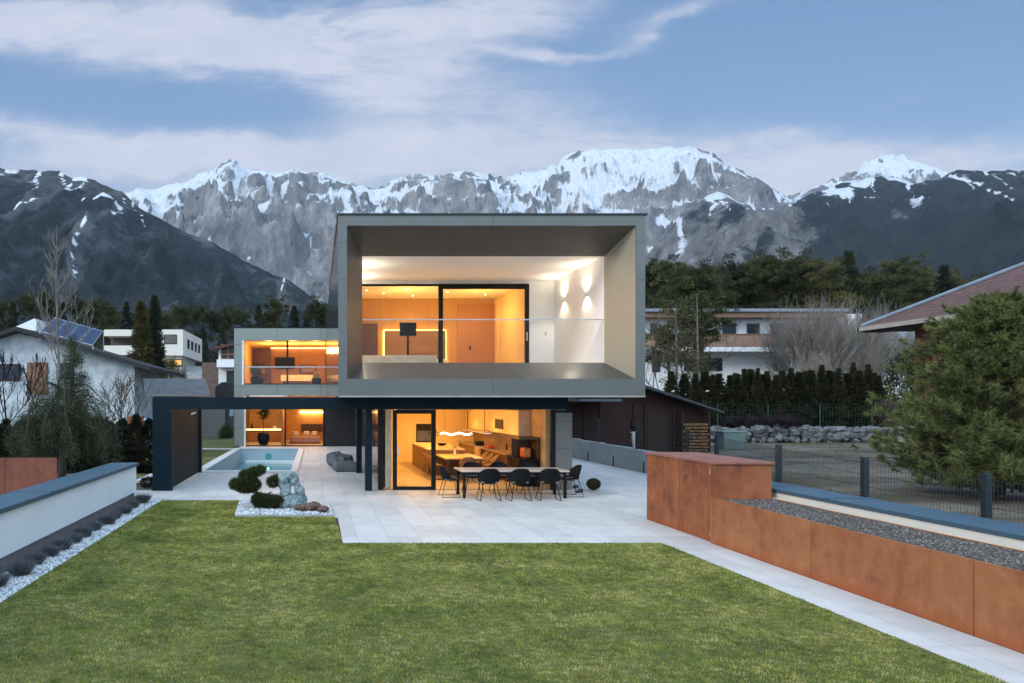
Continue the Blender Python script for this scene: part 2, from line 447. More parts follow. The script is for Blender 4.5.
# the high snowy range
P2 = [(-1200,180),(-300,200),(0,200),(123,196),(139,192),(151,194),(166,188),(186,183),(199,178),(212,172),(222,165),(229,162.5),(236,163),(241,166),(249,173),(258,174),(266,174),(276,177),(282,172.5),(293,171),(305,173),(319,176),(339,180),(355,186),(370,191),(385,188),(400,182),(415,179),(425,178.5),(440,180),(462,175),(478,176),(492,180),(505,182),(512,179),(528,176),(542,172),(556,166),(567,159),(577,152.5),(590,151),(612,150),(640,150),(662,148),(684,149),(697,152),(708,155),(717,160),(727,168),(737,171),(747,177),(760,181),(772,188),(782,196),(792,201),(802,194),(822,185),(840,181),(852,177),(860,170),(869,165),(885,160),(897,159),(910,160),(922,164),(938,169),(952,175),(980,190),(1050,205),(1200,190),(1500,170),(2600,190)]
Yr = 3600.; Y0 = 1350.
xs = np.arange(-2600, 4700, 10.)
X, Y = np.meshgrid(xs, np.concatenate([np.arange(Y0,Yr+100,11.), np.arange(Yr+100,4600,60)]))
t = np.clip((Y-Y0)/(Yr-Y0), 0, 1)
wx = 260*fbm(X/900,Y/900,4); wy = 200*fbm(X/800+9,Y/800,4)
R2 = prof(P2, Yr, X+40*fbm(X/120,Y/120,3)*(t<.97))
g = ridged((X+wx)/760, (Y+wy)/1300, 7, .55)
g2 = ridged((X+wx*.5)/230+4, (Y+wy*.5)/330, 6, .6)
env = np.sin(np.pi*np.clip(t,0,1)**1.15)**.75
Z2 = 20+R2*(.55*t**1.1+.45*sst(.25,1.02,t))+env*(520*(g-.60)+260*(g2-.6))
Z2 += 55*(ridged(X/110,Y/95,5,.6)-.6)*(.25+env)+20*fbm(X/30,Y/60,3)*sst(.8,1,t)
# broken cliffs
st = 95.; q = Z2/st+.8*fbm(X/300,Y/300,3); fq = q-np.floor(q)
Z2 = Z2+.5*st*(sst(.2,.8,fq)-fq)*sst(.35,.8,t)
Z2 = np.where(Y>Yr, Z2-(Y-Yr)*.6, Z2)
lim = H0+(prof(P2, Yr, X*Yr/np.maximum(Y,1))-H0)*Y/Yr+25*fbm(X/70,Y/200,4)
Z2 = np.where(Y<Yr, np.minimum(Z2, np.maximum(lim-3,20)), Z2)
nz, gx, gy = normz(X, Y, Z2)
alt = Z2/1300
pxx = PX+F*X/Y; pyy = PY-F*(Z2-H0)/Y
def gau(a, b_, ra, rb): return np.exp(-((X-(a-PX)*Yr/F)/(ra*Yr/F))**2-((Z2-(PY-b_)*Yr/F)/(rb*Yr/F))**2)
cav = (g*.5+g2)/1.5
snow = .35*(alt-.60)+1.0*(nz-.60)+2.3*(.66-cav)+.24+.85*fbm(X/190+.2*Y/190,Y/260,6)
snow += .72*gau(635,172,72,22)+.5*gau(175,185,45,10)+.35*gau(590,205,55,18)+.25*gau(165,190,50,18)+.3*gau(332,222,22,22)+.3*gau(890,172,60,14)+.2*gau(300,190,60,14)-.35*gau(700,215,70,35)-.3*gau(250,260,120,45)-.18*gau(500,200,45,18)
gu2 = np.abs(pn((X+wx*.6)/210+.1*Y/210, Y/700+4)); gu3 = np.abs(pn((X+wx*.5-.35*Y)/130, (Y+.3*X)/380+7))
snow += .75*sst(.13,.0,gu2)+.95*sst(.14,.0,gu3)*(.4+fbm(X/200,Y/200,3))+.30*sst(.55,.95,fq)*sst(.0,.3,fbm(X/180,Y/300+3,4))+.10*sst(500,-900,X)
snow += .07-.55*sst(.02,.28,fbm((X+wx)/105,Z2/75+3,4))*(1-.75*np.clip(gau(635,172,80,30),0,1))
snow = snow*sst(.06,.42,alt+.12*fbm(X/300,Y/300,3))
rock = np.clip(.55+sst(.3,.5,alt+.15*fbm(X/260,Y/260,4))*.6,0,1)
o = gridmesh('snowy_mountain_range', X, Y, Z2, mtmat('alpine_rock', (.03,.04,.045),(.06,.075,.075),(.085,.10,.12),(.34,.335,.335),fs=.016,rs=.005,bd=48), {'snow':np.clip(snow,0,1.2), 'rock':rock})
setting(o)

# right: rocky foothill turning into dark forested shoulder
P3 = [(-400,400),(480,395),(560,330),(620,285),(650,255),(672,228),(690,206),(699,199),(712,197),(723,195),(738,203),(754,211),(772,210),(793,205),(805,201),(817,195),(832,189),(857,183),(866,180),(877,178.5),(896,179),(912,186),(930,183),(947,179),(957,174),(963,172.5),(987,175),(1000,173),(1024,172.5),(1100,165),(1300,180),(1700,150),(2600,180)]
Yr = 2100.; Y0 = 420.
X, Y = np.meshgrid(np.arange(200, 4300, 8.), np.concatenate([np.arange(Y0,Yr+60,8.), np.arange(Yr+60,2700,50)]))
t = np.clip((Y-Y0)/(Yr-Y0), 0, 1)
wx = 110*fbm(X/500,Y/500,4)
R3 = prof(P3, Yr, X)
g = ridged((X+wx-.25*(Y-Yr))/430, (Y+wx)/900+2, 6, .55)
g2 = ridged((X+wx)/130, Y/200+5, 5, .6)
env = np.sin(np.pi*np.clip(t,0,1)**.9)**.8
Z3 = 8+R3*t**1.2+env*(300*(g-.62)+110*(g2-.62))*np.clip(R3/350,.1,1)+14*fbm(X/55,Y/55,4)*t*np.clip(R3/300,.1,1)
Z3 = np.where(Y>Yr, Z3-(Y-Yr)*.55, Z3)
lim = H0+(prof(P3, Yr, X*Yr/np.maximum(Y,1))-H0)*Y/Yr+11*fbm(X/45,Y/120,4)
Z3 = np.where(Y<Yr, np.minimum(Z3, np.maximum(lim-2,6)), Z3)
nz, gx, gy = normz(X, Y, Z3)
alt = Z3/700; xr = PX+F*X/Yr
xr = PX+F*X/Y; rk = (.62-.95*sst(760,835,xr+60*fbm(X/200,Y/200,3)))*sst(.25,.5,alt+.5*fbm(X/150,Y/150,4))+1.1*(fbm(X/110,Y/170,5))+.12*sst(.72,.95,alt)
rk += .6*np.exp(-((xr-893)/26)**2-(((Z3-H0)/Y*F-190-.35*(893-xr))/8)**2)+.5*np.exp(-((xr-790)/24)**2-(((Z3-H0)/Y*F-155)/14)**2)
sn = sst(.66,1.0,alt+.2*fbm(X/140,Y/90,4))*(.22+.8*fbm(X/70,Y/120,4)+.5*(nz-.7))+.55*np.exp(-((xr-722)/26)**2-((Z3-(PY-200)*Yr/F)/22)**2)
sn += .95*sst(.07,.0,np.abs(pn((X+wx)/120,Y/700)))*sst(.55,.8,alt)+.7*sst(.08,.0,np.abs(pn((X+wx*.7-.4*Y)/85,Y/400+3)))*sst(.6,.85,alt)
sn += .35*(1-sst(760,800,xr))*sst(.1,.4,fbm((X+wx)/90,Y/260+4,4))
o = gridmesh('rocky_shoulder', X, Y, Z3, mtmat('shoulder_cover', (.009,.016,.022),(.026,.038,.044),(.08,.085,.095),(.24,.235,.235),fs=.03,rs=.017,bd=22), {'snow':np.clip(sn,0,1), 'rock':np.clip(rk,0,1)})
setting(o)

# ================================================================ GARDEN GROUND
tile = panelmat('pale_terrace_slabs', (.545,.54,.525), .55, 0, per=(.6,1.2,0), off=(.2,.1,0), w=.010, var=.13, dark=.6, nscale=2.2)
lawn_poly = [(-4.1,-8),(6.42,-8),(6.42,12.4),(6.36,12.66),(.5,12.66),(.42,15.6),(-1.85,15.6),(-2.05,18.2),(-4.1,18.2)]
z = 0
MB_ = MB()
def rect(mb, x0,x1,y0,y1,zt=0,th=.03): mb.box(x0,x1,y0,y1,zt-th,zt)
tr = MB()
rect(tr,.5,8.55,12.66,20.36); rect(tr,8.55,12.2,15.35,20.36); rect(tr,-2.05,.5,15.6,20.36); rect(tr,-5.6,-2.05,18.2,20.36)
rect(tr,-4.6,12.2,20.36,25.6); rect(tr,-.7,12.2,25.6,41.0); rect(tr,-4.5,-.7,38.8,41.0)
setting(tr.build('terrace', tile))
cp = mat('pool_coping_stone', (.62,.62,.63), .5, var=.06)
pth = MB(); rect(pth, 6.42,7.33,-8,12.66)
setting(pth.build('path', tile))
bk = mat('gravel_base', (.30,.31,.32), .9, bmp=.5)
gb = MB(); rect(gb,-4.78,-4.1,-8,18.2,-.01); setting(gb.build('gravel_strip', bk))
gb = MB(); gb.prism([(-2.0,17.9),(-1.85,15.64),(.40,15.64),(.38,16.9),(-.6,18.0)], .0, .035); setting(gb.build('gravel_bed', bk))
# back lawn and pale path behind the pool
lawnm, nt, b = newmat('lawn_turf')
n1 = noise(nt, .55, 6, .65); n2 = noise(nt, 9, 5, .7)
cc = ramp(nt, n1, [(.32,(.055,.072,.018)),(.5,(.095,.112,.028)),(.66,(.15,.14,.045))])
cc = mixc(nt, .5, cc, ramp(nt, n2, [(.3,(.45,.45,.4)),(.7,(1.1,1.05,.9))]), 'MULTIPLY')
nt.links.new(cc, b.inputs['Base Color']); b.inputs['Roughness'].default_value=.95; bump(nt,b,n2,.6,.03)
lw = MB(); lw.prism(lawn_poly, -.03, .004); setting(lw.build('lawn', lawnm))
lw = MB(); rect(lw,-16,-4.62,23,38.2,0); rect(lw,-16,-4.9,39.2,56,0); setting(lw.build('back_lawn', lawnm))
pb = MB(); rect(pb,-9.5,-4.62,38.2,39.2,.004); setting(pb.build('back_path', tile))

# grass blades: short winter lawn, one mass
def inpoly(x, y, poly):
    c = np.zeros(len(x), bool); j = len(poly)-1
    for i in range(len(poly)):
        xi, yi = poly[i]; xj, yj = poly[j]
        c ^= ((yi > y) != (yj > y)) & (x < (xj-xi)*(y-yi)/(yj-yi+1e-12)+xi); j = i
    return c
N = 760000
rg = np.random.default_rng(11)
yb = 4.6+(18.2-4.6)*rg.random(N)**1.7; xb = rg.uniform(-4.1,6.42,N)
k = inpoly(xb, yb, lawn_poly); xb = xb[k]; yb = yb[k]; n = len(xb)
P = np.stack([xb,yb,np.full(n,.0)],-1)
tuft = fbm(xb/.35,yb/.35,3); lean = np.stack([fbm(xb/.5,yb/.5,3), fbm(xb/.5+40,yb/.5,3)],-1)
D = np.stack([lean[:,0]*1.4+rg.normal(0,.35,n), lean[:,1]*1.4+rg.normal(0,.35,n), np.full(n,1.)],-1)
L = (.017+.013*np.clip(tuft+.3,0,1))*rg.uniform(.6,1.3,n)*(1+.03*yb)
V, Fc = tris(P, D, L, .0038+.0005*yb, rg)
shade = fbm(xb/1.3,yb/.8,4)*.38+fbm(xb/.14,yb/.10,3)*.55+.52+rg.normal(0,.17,n)
gm, nt, b = newmat('grass_blades')
a = nt.nodes.new('ShaderNodeAttribute'); a.attribute_name='tone'
nt.links.new(ramp(nt, a.outputs['Fac'], [(.05,(.055,.068,.012)),(.34,(.125,.175,.026)),(.56,(.235,.27,.042)),(.8,(.42,.37,.12)),(1,(.55,.48,.24))]), b.inputs['Base Color'])
b.inputs['Roughness'].default_value=.8; b.inputs['Specular IOR Level'].default_value=.2
o = npmesh('grass', V, Fc, gm, attrs={'tone': np.repeat(np.clip(shade,0,1),3)})
tag(o, 'short green lawn grass in the foreground', 'grass', kind='stuff')

# pebbles
def pebbles(name, xs, ys, z0, r0, r1, m, label, cat='gravel'):
    n = len(xs); rg = np.random.default_rng(len(xs))
    base = np.array([(1,0,0),(-1,0,0),(0,1,0),(0,-1,0),(0,0,1),(0,0,-1),(.6,.6,.55),(-.6,.6,.5),(.6,-.6,.5),(-.6,-.6,.55)],float)[:6]
    ff = np.array([(0,2,4),(2,1,4),(1,3,4),(3,0,4),(2,0,5),(1,2,5),(3,1,5),(0,3,5)])
    r = rg.uniform(r0,r1,n)
    V = base[None]*r[:,None,None]*np.array([1,1,.65])*rg.uniform(.7,1.3,(n,6,1))
    a = rg.uniform(0,6.28,n); ca, sa = np.cos(a), np.sin(a)
    x = V[:,:,0]*ca[:,None]-V[:,:,1]*sa[:,None]; y = V[:,:,0]*sa[:,None]+V[:,:,1]*ca[:,None]
    V = np.stack([x+xs[:,None], y+ys[:,None], V[:,:,2]+z0+r[:,None]*.4],-1).reshape(-1,3)
    Fq = (ff[None]+6*np.arange(n)[:,None,None]).reshape(-1,3)
    o = npmesh(name, V, Fq, m, attrs={'tone':np.repeat(rg.random(n),6)})
    return tag(o, label, cat, kind='stuff')
def pebmat(name, stops):
    m, nt, b = newmat(name); a = nt.nodes.new('ShaderNodeAttribute'); a.attribute_name='tone'
    nt.links.new(ramp(nt, a.outputs['Fac'], stops), b.inputs['Base Color']); b.inputs['Roughness'].default_value=.7; return m
wp = pebmat('white_pebbles', [(0,(.20,.23,.26)),(.45,(.44,.48,.52)),(1,(.72,.75,.77))])
rg = np.random.default_rng(5); n = 13000
pebbles('white_gravel', rg.uniform(-4.75,-4.12,n), 6+12.2*rg.random(n)**1.4, -.01, .016, .036, wp, 'white pebbles in the strip between white garden wall and lawn')
n = 3800; xs_ = rg.uniform(-2,.42,n); ys_ = rg.uniform(15.64,18,n)
k = inpoly(xs_, ys_, [(-2.0,17.9),(-1.85,15.66),(.38,15.66),(.36,16.9),(-.6,18.0)])
pebbles('white_gravel', xs_[k], ys_[k], .03, .018, .038, wp, 'white pebbles of the bed round the grey rock and cloud pine')
gp = pebmat('grey_chippings', [(0,(.032,.026,.022)),(.65,(.080,.068,.058)),(1,(.24,.215,.19))])
n = 26000
pebbles('planter_gravel', rg.uniform(7.38,8.50,n), 5.5+7.2*rg.random(n), .795, .010, .024, gp, 'grey-brown chippings filling the long rust planter')

# ================================================================ POOL
pool = thing('swimming_pool', 'long narrow pool with pale liner, low teal water and white coping beside the terrace', 'pool', (-2.6,32.2,0))
inv = (2.6,-32.2,0)
lin = mat('pool_liner', (.38,.50,.56), .45, var=.05, scale=1)
px0,px1,py0,py1 = -4.25,-.95,25.9,38.5
b_ = MB()
b_.box(px0-.12,px0,py0-.12,py1+.12,-1.7,.0); b_.box(px1,px1+.12,py0-.12,py1+.12,-1.7,.0)
b_.box(px0,px1,py0-.12,py0,-1.7,0); b_.box(px0,px1,py1,py1+.12,-1.7,0); b_.box(px0,px1,py0,py1,-1.75,-1.6)
b_.shift(inv).build('basin', lin, pool)
b_ = MB(); b_.box(px0+.35,px1-.002,py1-1.1,py1-.002,-1.6,-.62); b_.shift(inv).build('bench', mat('pool_bench',(.62,.68,.70),.5,var=.04), pool, bevel=.02)
b_ = MB(); b_.box(px0+.3,px1-.3,py1-1.35,py1-1.104,-1.6,-.80); b_.shift(inv).build('step', mat('pool_step',(.35,.45,.5),.5,var=.04), pool, bevel=.02)
b_ = MB()
b_.box(px0-.37,px0+.02,py0-.3,py1+.3,.002,.05); b_.box(px1-.02,px1+.27,py0-.3,py1+.3,.002,.05)
b_.box(px0+.02,px1-.02,py1-.02,py1+.3,.002,.05); b_.box(px0+.02,px1-.02,py0-.3,py0+.02,.002,.05)
b_.shift(inv).build('coping', cp, pool, bevel=.01)
jx = xat(268.4,38.4); jz = zat(456.5,38.4)
b_ = MB(); b_.tube([(jx,38.497,jz),(jx,38.44,jz)], .17, 20); b_.shift(inv).build('underwater_light', mat('pool_light_glass',(.05,.22,.22),.15), pool)
m, nt, b = newmat('pool_water'); b.inputs['Base Color'].default_value=(.10,.42,.45,1); b.inputs['Roughness'].default_value=.03
b.inputs['Transmission Weight'].default_value=.55; b.inputs['IOR'].default_value=1.33; bump(nt,b,noise(nt,3,3),.06,.02)
b_ = MB(); b_.add([(px0,py0,-.74),(px1,py0,-.74),(px1,py1,-.74),(px0,py1,-.74)],[(0,1,2,3)]); b_.shift(inv).build('water_surface', m, pool)
# ================================================================ GARDEN WALLS
cpm = mat('coping_sheet', (.055,.105,.145), .5, .1, var=.06, scale=1.5)
wht = mat('white_render', (.77,.84,.90), .85, var=.035, scale=.8, bmp=.1, bscale=120)
pli = mat('plinth_grey', (.16,.17,.18), .85, var=.1)
g = thing('garden_wall', 'long white rendered garden wall with blue-grey sheet coping left of the lawn', 'garden wall', (-5.1,5,0))
iv = (5.1,-5,0)
MB().box(-5.40,-4.79,-8,18.2,.24,.93).shift(iv).build('wall', wht, g)
MB().box(-5.36,-4.83,-8,18.16,-.2,.24).shift(iv).build('plinth', pli, g)
y = 18.26
for i in range(9):
    MB().box(-5.46,-4.73,y-3.0+.03,y,.93,1.01).shift(iv).build('coping', cpm, g, bevel=.008)
    MB().box(-5.47,-4.72,y-3.0-.03,y-3.0+.05,.94,1.022).shift(iv).build('coping_joint', cpm, g)
    y -= 3.0
g = thing('garden_wall', 'white rendered garden wall with blue-grey coping behind the long rust planter', 'garden wall', (9,6,0))
iv = (-9,-6,0)
MB().box(8.66,9.36,-6,16.5,-.2,.918).shift(iv).build('wall', mat('cream_render',(.68,.66,.60),.8,var=.04), g)
y = 16.5
ys_ = [16.5,11.55,7.9,4.3,.6,-3]
for a_, b2 in zip(ys_[:-1], ys_[1:]):
    MB().box(8.63,9.42,b2+.03,a_,.92,.985).shift(iv).build('coping', cpm, g, bevel=.008)
    MB().box(8.62,9.43,b2-.03,b2+.05,.925,1.0).shift(iv).build('coping_joint', cpm, g)

# ---- rust steel
def corten(name, c=(.25,.072,.025), lo=(.11,.034,.017), hi=(.34,.115,.042)):
    m, nt, b = newmat(name)
    n1 = noise(nt, .9, 7, .65, dist=.4); n2 = noise(nt, 4, 6, .7, stretch=(1,1,.25)); n3 = noise(nt, 60, 3, .6)
    n4 = noise(nt, 3.2, 9, .72, dist=1.2); n5 = noise(nt, 1.4, 5, .6, stretch=(3.5,3.5,.35))
    s = math_(nt,'ADD',math_(nt,'ADD',math_(nt,'MULTIPLY',n1,.35),math_(nt,'MULTIPLY',n2,.15)),math_(nt,'ADD',math_(nt,'MULTIPLY',n4,.32),math_(nt,'MULTIPLY',n5,.18)))
    colr = ramp(nt, s, [(.40,lo),(.49,c),(.60,hi)])
    colr = mixc(nt, .35, colr, ramp(nt, n3, [(.3,(.6,.6,.6)),(.7,(1.1,1.1,1.1))]), 'MULTIPLY')
    # orange rust creeping up from the ground edge
    tc = nt.nodes.new('ShaderNodeTexCoord'); sp = nt.nodes.new('ShaderNodeSeparateXYZ'); nt.links.new(tc.outputs['Object'], sp.inputs[0])
    e = math_(nt,'ADD',sp.outputs[2],math_(nt,'MULTIPLY',math_(nt,'SUBTRACT',n2,.5),.35))
    e = math_(nt,'SUBTRACT',1.0,math_(nt,'MULTIPLY',e,6.0),clamp=True)
    colr = mixc(nt, math_(nt,'MULTIPLY',e,.75), colr, (.30,.068,.015))
    nt.links.new(colr, b.inputs['Base Color']); b.inputs['Roughness'].default_value=.72; b.inputs['Metallic'].default_value=.0
    bump(nt, b, n3, .25, .004); return m
cor = corten('rusted_steel')
cor2 = corten('rusted_steel_planter', (.33,.115,.042), (.22,.072,.028), (.41,.165,.07))
cab = thing('garden_cabinet', 'tall rust-coloured steel garden cabinet standing at the end of the long planter', 'cabinet', (7.9,14,0))
iv = (-7.9,-14,0)
MB().box(7.40,8.50,12.74,15.27,0.0,1.455).shift(iv).build('body', cor, cab, bevel=.004)
MB().box(7.385,7.399,12.76,13.88,.01,1.45).shift(iv).build('door', cor, cab, bevel=.003)
MB().box(7.385,7.399,13.90,15.25,.01,1.45).shift(iv).build('door', cor, cab, bevel=.003)
MB().box(7.36,8.54,12.70,15.31,1.456,1.50).shift(iv).build('lid', corten('rusted_steel_lid',(.26,.105,.075),(.19,.065,.045),(.30,.13,.10)), cab, bevel=.004)
for zz in (.14,1.32):
    MB().tube([(7.379,12.80,zz-.05),(7.379,12.80,zz+.05)], .010, 8).shift(iv).build('hinge', mat('steel_pale',(.6,.6,.6),.35,.9), cab)
pl = thing('planter', 'long low rust-coloured steel planter filled with grey chippings beside the path', 'planter', (7.9,6,0))
iv = (-7.9,-6,0)
ys_ = [12.725,10.12,7.62,5.1,2.6,0.1,-2.4]
for a_, b2 in zip(ys_[:-1], ys_[1:]):
    MB().box(7.335,7.36,b2+.006,a_-.006,.0,.85).shift(iv).build('side_panel', cor2, pl, bevel=.003)
MB().box(8.53,8.55,-2.4,12.725,0,.815).shift(iv).build('back_panel', cor2, pl)
MB().box(7.362,8.53,-2.4,-2.38,0,.84).shift(iv).build('end_panel', cor2, pl)
MB().box(7.362,8.529,-2.37,12.725,.60,.80).shift(iv).build('soil', mat('planter_soil',(.13,.12,.115),.95,bmp=.6,bscale=60), pl)
MB().box(8.552,8.60,-2.4,12.9,.2,.825).shift(iv).build('edge_strip', mat('edge_cream',(.62,.55,.42),.6), pl)

# rust screen and hedge at the left
fs = thing('rust_screen', 'rust-coloured steel garden screen left of the weeping cedar', 'screen', (-9,16.6,0))
x = -13.6
while x < -6.2:
    MB().box(x,min(x+1.5,-6.3),0,.03,-.2,1.27).shift((9,0,0)).build('sheet', corten('rusted_steel_dark',(.16,.045,.025),(.10,.03,.02),(.22,.07,.04)), fs, bevel=.003); x += 1.51

# concrete retaining wall
conc = mat('pale_concrete', (.36,.40,.43), .8, var=.12, scale=1.2, bmp=.15)
rw = thing('retaining_wall', 'low pale concrete wall of large slabs below the wire fence behind the terrace', 'retaining wall', (12.3,24,0))
y = 42.
while y > 21.5:
    MB().box(12.2,12.38,y-2.55,y-.02,-.2,.80+.012*(y-24)).shift((-12.3,-24,0)).build('slab', conc, rw, bevel=.01); y -= 2.56
for y in (30.6,28.0,25.4):
    MB().tube([(12.19,y,0),(12.19,y,.42)], .03, 8).shift((-12.3,-24,0)).build('stake', mat('dark_rubber',(.03,.035,.04),.6), rw)

# ---- mesh fence
fm = mat('fence_coating', (.018,.028,.036), .4, .2, var=.1)
fc = thing('mesh_fence', 'dark welded-wire mesh fence with square posts along the right boundary', 'fence', (10,15,0))
pts = [(12.3,33.2,.86,2.1),(12.3,29.7,.84,1.93),(12.3,26.2,.8,1.80),(12.28,22.6,.76,1.74),(12.2,20.8,.70,1.66),(9.62,14.2,.35,1.74),(9.56,11.9,.3,1.66),(9.56,9.74,.3,1.60),(9.56,7.4,.3,1.6),(9.56,5.0,.3,1.6)]
for x,y,z0,z1 in pts:
    MB().box(x-.045,x+.045,y-.045,y+.045,z0-.4,z1).shift((-10,-15,0)).build('post', fm, fc, bevel=.006)
for (x0,y0,a0,b0),(x1,y1,a1,b1) in zip(pts[:-1],pts[1:]):
    q = MB(); L = math.hypot(x1-x0,y1-y0); nv = int(L/.055)
    if y0 > 22: nv = int(L/.11)
    wv = .0028
    for i in range(1,nv):
        t = i/nv; x = x0+(x1-x0)*t; y = y0+(y1-y0)*t
        q.tube([(x,y,a0+(a1-a0)*t+.02),(x,y,b0+(b1-b0)*t-.08)], wv, 3, cap=False)
    for k in range(7):
        s = k/6
        q.tube([(x0+.01,y0,a0+.03+(b0-.10-a0-.03)*s),(x1+.01,y1,a1+.03+(b1-.10-a1-.03)*s)], .005, 4, cap=False)
    q.shift((-10,-15,0)).build('mesh_panel', fm, fc)

# ================================================================ LAVENDER, STONES, PINE
def leafmat(name, c, c2, scale=6, rough=.7):
    if name in _M: return _M[name]
    m, nt, b = newmat(name)
    n = noise(nt, scale, 3, .6)
    info = nt.nodes.new('ShaderNodeObjectInfo')
    f = math_(nt,'ADD',math_(nt,'MULTIPLY',n,.85),math_(nt,'MULTIPLY',info.outputs['Random'],.15))
    nt.links.new(ramp(nt, f, [(.35,c),(.68,c2)]), b.inputs['Base Color']); b.inputs['Roughness'].default_value=rough
    b.inputs['Specular IOR Level'].default_value=.25
    _M[name] = m; return m
lav = leafmat('lavender_leaf', (.055,.07,.075), (.18,.20,.215), 9)
def tuft(name, r, h, n, m, seed, parent=None):
    rg = np.random.default_rng(seed)
    a = rg.uniform(0,6.28,n); q = rg.random(n)**.5
    P = np.stack([np.cos(a)*q*r*.45, np.sin(a)*q*r*.45, rg.uniform(0,.3,n)*h], -1)
    D = np.stack([np.cos(a)*q*.9, np.sin(a)*q*.9, np.full(n,1.0)], -1)+rg.normal(0,.22,(n,3))
    V, Fc = tris(P, D, h*rg.uniform(.5,1.,n), .014, rg)
    return npmesh(name, V, Fc, m, parent)
ls = [tuft('lavender', .30, .27, 900, lav, s) for s in (1,2,3)]
spots = [(-4.50,17.7,1.15),(-4.52,16.9,.9),(-4.48,16.0,.95),(-4.50,15.3,.8),(-4.46,14.6,1.05),(-4.52,13.9,.9),(-4.5,13.2,1.0),(-4.48,12.7,.8),(-4.50,12.1,1.0),(-4.5,11.55,.9),(-4.52,11.0,.9),(-4.45,10.3,1.1),(-4.5,9.65,.85),(-4.55,9.3,1.15)]
for i,(x,y,s) in enumerate(spots):
    o = ls[i] if i < 3 else ls[i%3].copy()
    if i >= 3: C.objects.link(o)
    place(o, (x,y,.01), i*1.3, s*.82)
    tag(o, f'{ORD[i]} grey-green lavender tuft from the pergola in the pebble strip by the white wall', 'lavender', 'lavender tufts in the pebble strip')

def needle_ball(P, c, r, n, rg, L, sq=.7, core=.55):
    d = rg.normal(size=(n,3)); d /= np.linalg.norm(d,axis=1,keepdims=True)
    q = core+(1-core)*rg.random((n,1))
    pos = np.array(c)+d*q*r*np.array([1,1,sq])
    return pos, d+np.array([0,0,.5])+rg.normal(0,.35,(n,3))
niw = thing('cloud_pine', 'small cloud-pruned pine with rounded dark pads on the white pebble bed', 'pruned pine', (-1.45,16.7,.03))
niw.scale=(.9,.9,1)
tk = MB()
bark = mat('bark', (.06,.045,.035), .9, var=.3, scale=20, bmp=.5, stretch=(1,1,.2))
tk.tube([(0,0,0),(-.05,0,.12),(.06,.02,.25),(.0,0,.40),(-.15,0,.55),(-.1,0,.72)], [.055,.05,.042,.035,.028,.015], 8)
tk.tube([(.06,.02,.25),(.25,0,.32),(.42,.0,.40)], [.03,.025,.012], 6); tk.tube([(-.05,0,.12),(.15,-.1,.12),(.35,-.1,.10)], [.03,.02,.012], 6)
tk.tube([(.0,0,.40),(-.3,0,.38),(-.45,0,.40)], [.03,.02,.012], 6)
tk.build('trunk', bark, niw, smooth=True)
nm = leafmat('niwaki_needles', (.018,.027,.007), (.06,.072,.020), 14)
for i,(x,y,z,r) in enumerate([(-.26,0,.78,.22),(-.08,.05,.86,.17),(.10,.02,.92,.14),(-.55,0,.58,.19),(-.42,.08,.50,.16),(-.10,-.05,.58,.22),(-.26,.0,.50,.17),(.46,0,.64,.18),(.56,.05,.70,.14),(.08,-.12,.22,.22),(.30,-.1,.18,.24),(.52,-.1,.16,.22),(.72,-.08,.13,.17)]):
    rg = np.random.default_rng(i+50); n = int(9000*r*r/.07*.55)
    pos, D = needle_ball(None, (x,y,z), r, n, rg, .05)
    pos = pos+np.random.default_rng(i).normal(0,.018,pos.shape); V, Fc = tris(pos, D, .065, .012, rg); npmesh('needle_pad', V, Fc, nm, niw)
def rockmesh(name, balls, m, disp=.08, vox=.03, tex=.25, parent=None):
    q = MB()
    for x,y,z,r,sx,sy,sz in balls: q.ball((x,y,z), r, 10, (sx,sy,sz), .06)
    o = q.build(name, m, parent, smooth=True)
    rm = o.modifiers.new('Remesh','REMESH'); rm.mode='VOXEL'; rm.voxel_size=vox
    t = bpy.data.textures.new(name+'_relief','VORONOI'); t.noise_scale=tex
    dp = o.modifiers.new('Displace','DISPLACE'); dp.texture=t; dp.strength=disp; dp.mid_level=.4
    t = bpy.data.textures.new(name+'_grain','CLOUDS'); t.noise_scale=tex*.3; t.noise_depth=4
    dp = o.modifiers.new('Displace2','DISPLACE'); dp.texture=t; dp.strength=disp*.6
    return o
sm = mat('blue_grey_stone', (.08,.125,.14), .75, scale=5, c2=(.27,.35,.37), detail=8, bmp=.5, bscale=18)
o = rockmesh('scholar_rock', [(.02,0,.14,.30,1.25,.9,.75),(-.13,0,.45,.15,1,.9,1.3),(0,0,.10,.24,1.3,.9,.7),(-.02,0,.22,.17,1,.8,1),(.20,0,.16,.17,1.1,.8,.9),(-.16,0,.38,.11,.8,.8,1.4),(-.20,0,.56,.12,.8,.8,1.3),(-.17,0,.74,.13,1,.8,1),(-.05,0,.80,.12,1.2,.8,.8),(.08,0,.70,.11,1,.8,1),(.17,0,.56,.10,.8,.8,1.3),(.24,0,.40,.12,.9,.8,1.3),(.27,0,.24,.13,1,.9,1),(.02,0,.34,.06,1,.8,1)], sm, .10, .022, .16)
place(o, (-.62,16.75,.0), .2); tag(o, 'blue-grey garden rock with a hole through it beside the cloud pine', 'ornamental rock')
br = mat('rust_brown_stone', (.06,.035,.028), .8, scale=8, c2=(.16,.10,.08), bmp=.5)
for i,(x,y,s,lb) in enumerate([(-.33,16.2,.17,'brown boulder touching the foot of the holed rock'),(-.08,16.25,.20,'largest brown boulder in the middle of the small stone row on pebbles'),(.16,16.0,.17,'flat dark brown stone at the lawn corner of the pebble bed')]):
    o = rockmesh('boulder', [(0,0,.25,.5,1.2,.8,.6 if i<2 else .3),(.4,.1,.2,.35,1,.8,.6 if i<2 else .3)], br, .2, .06, .4)
    place(o, (x,y,.04), i*.9, s*1.8); tag(o, lb, 'boulder')

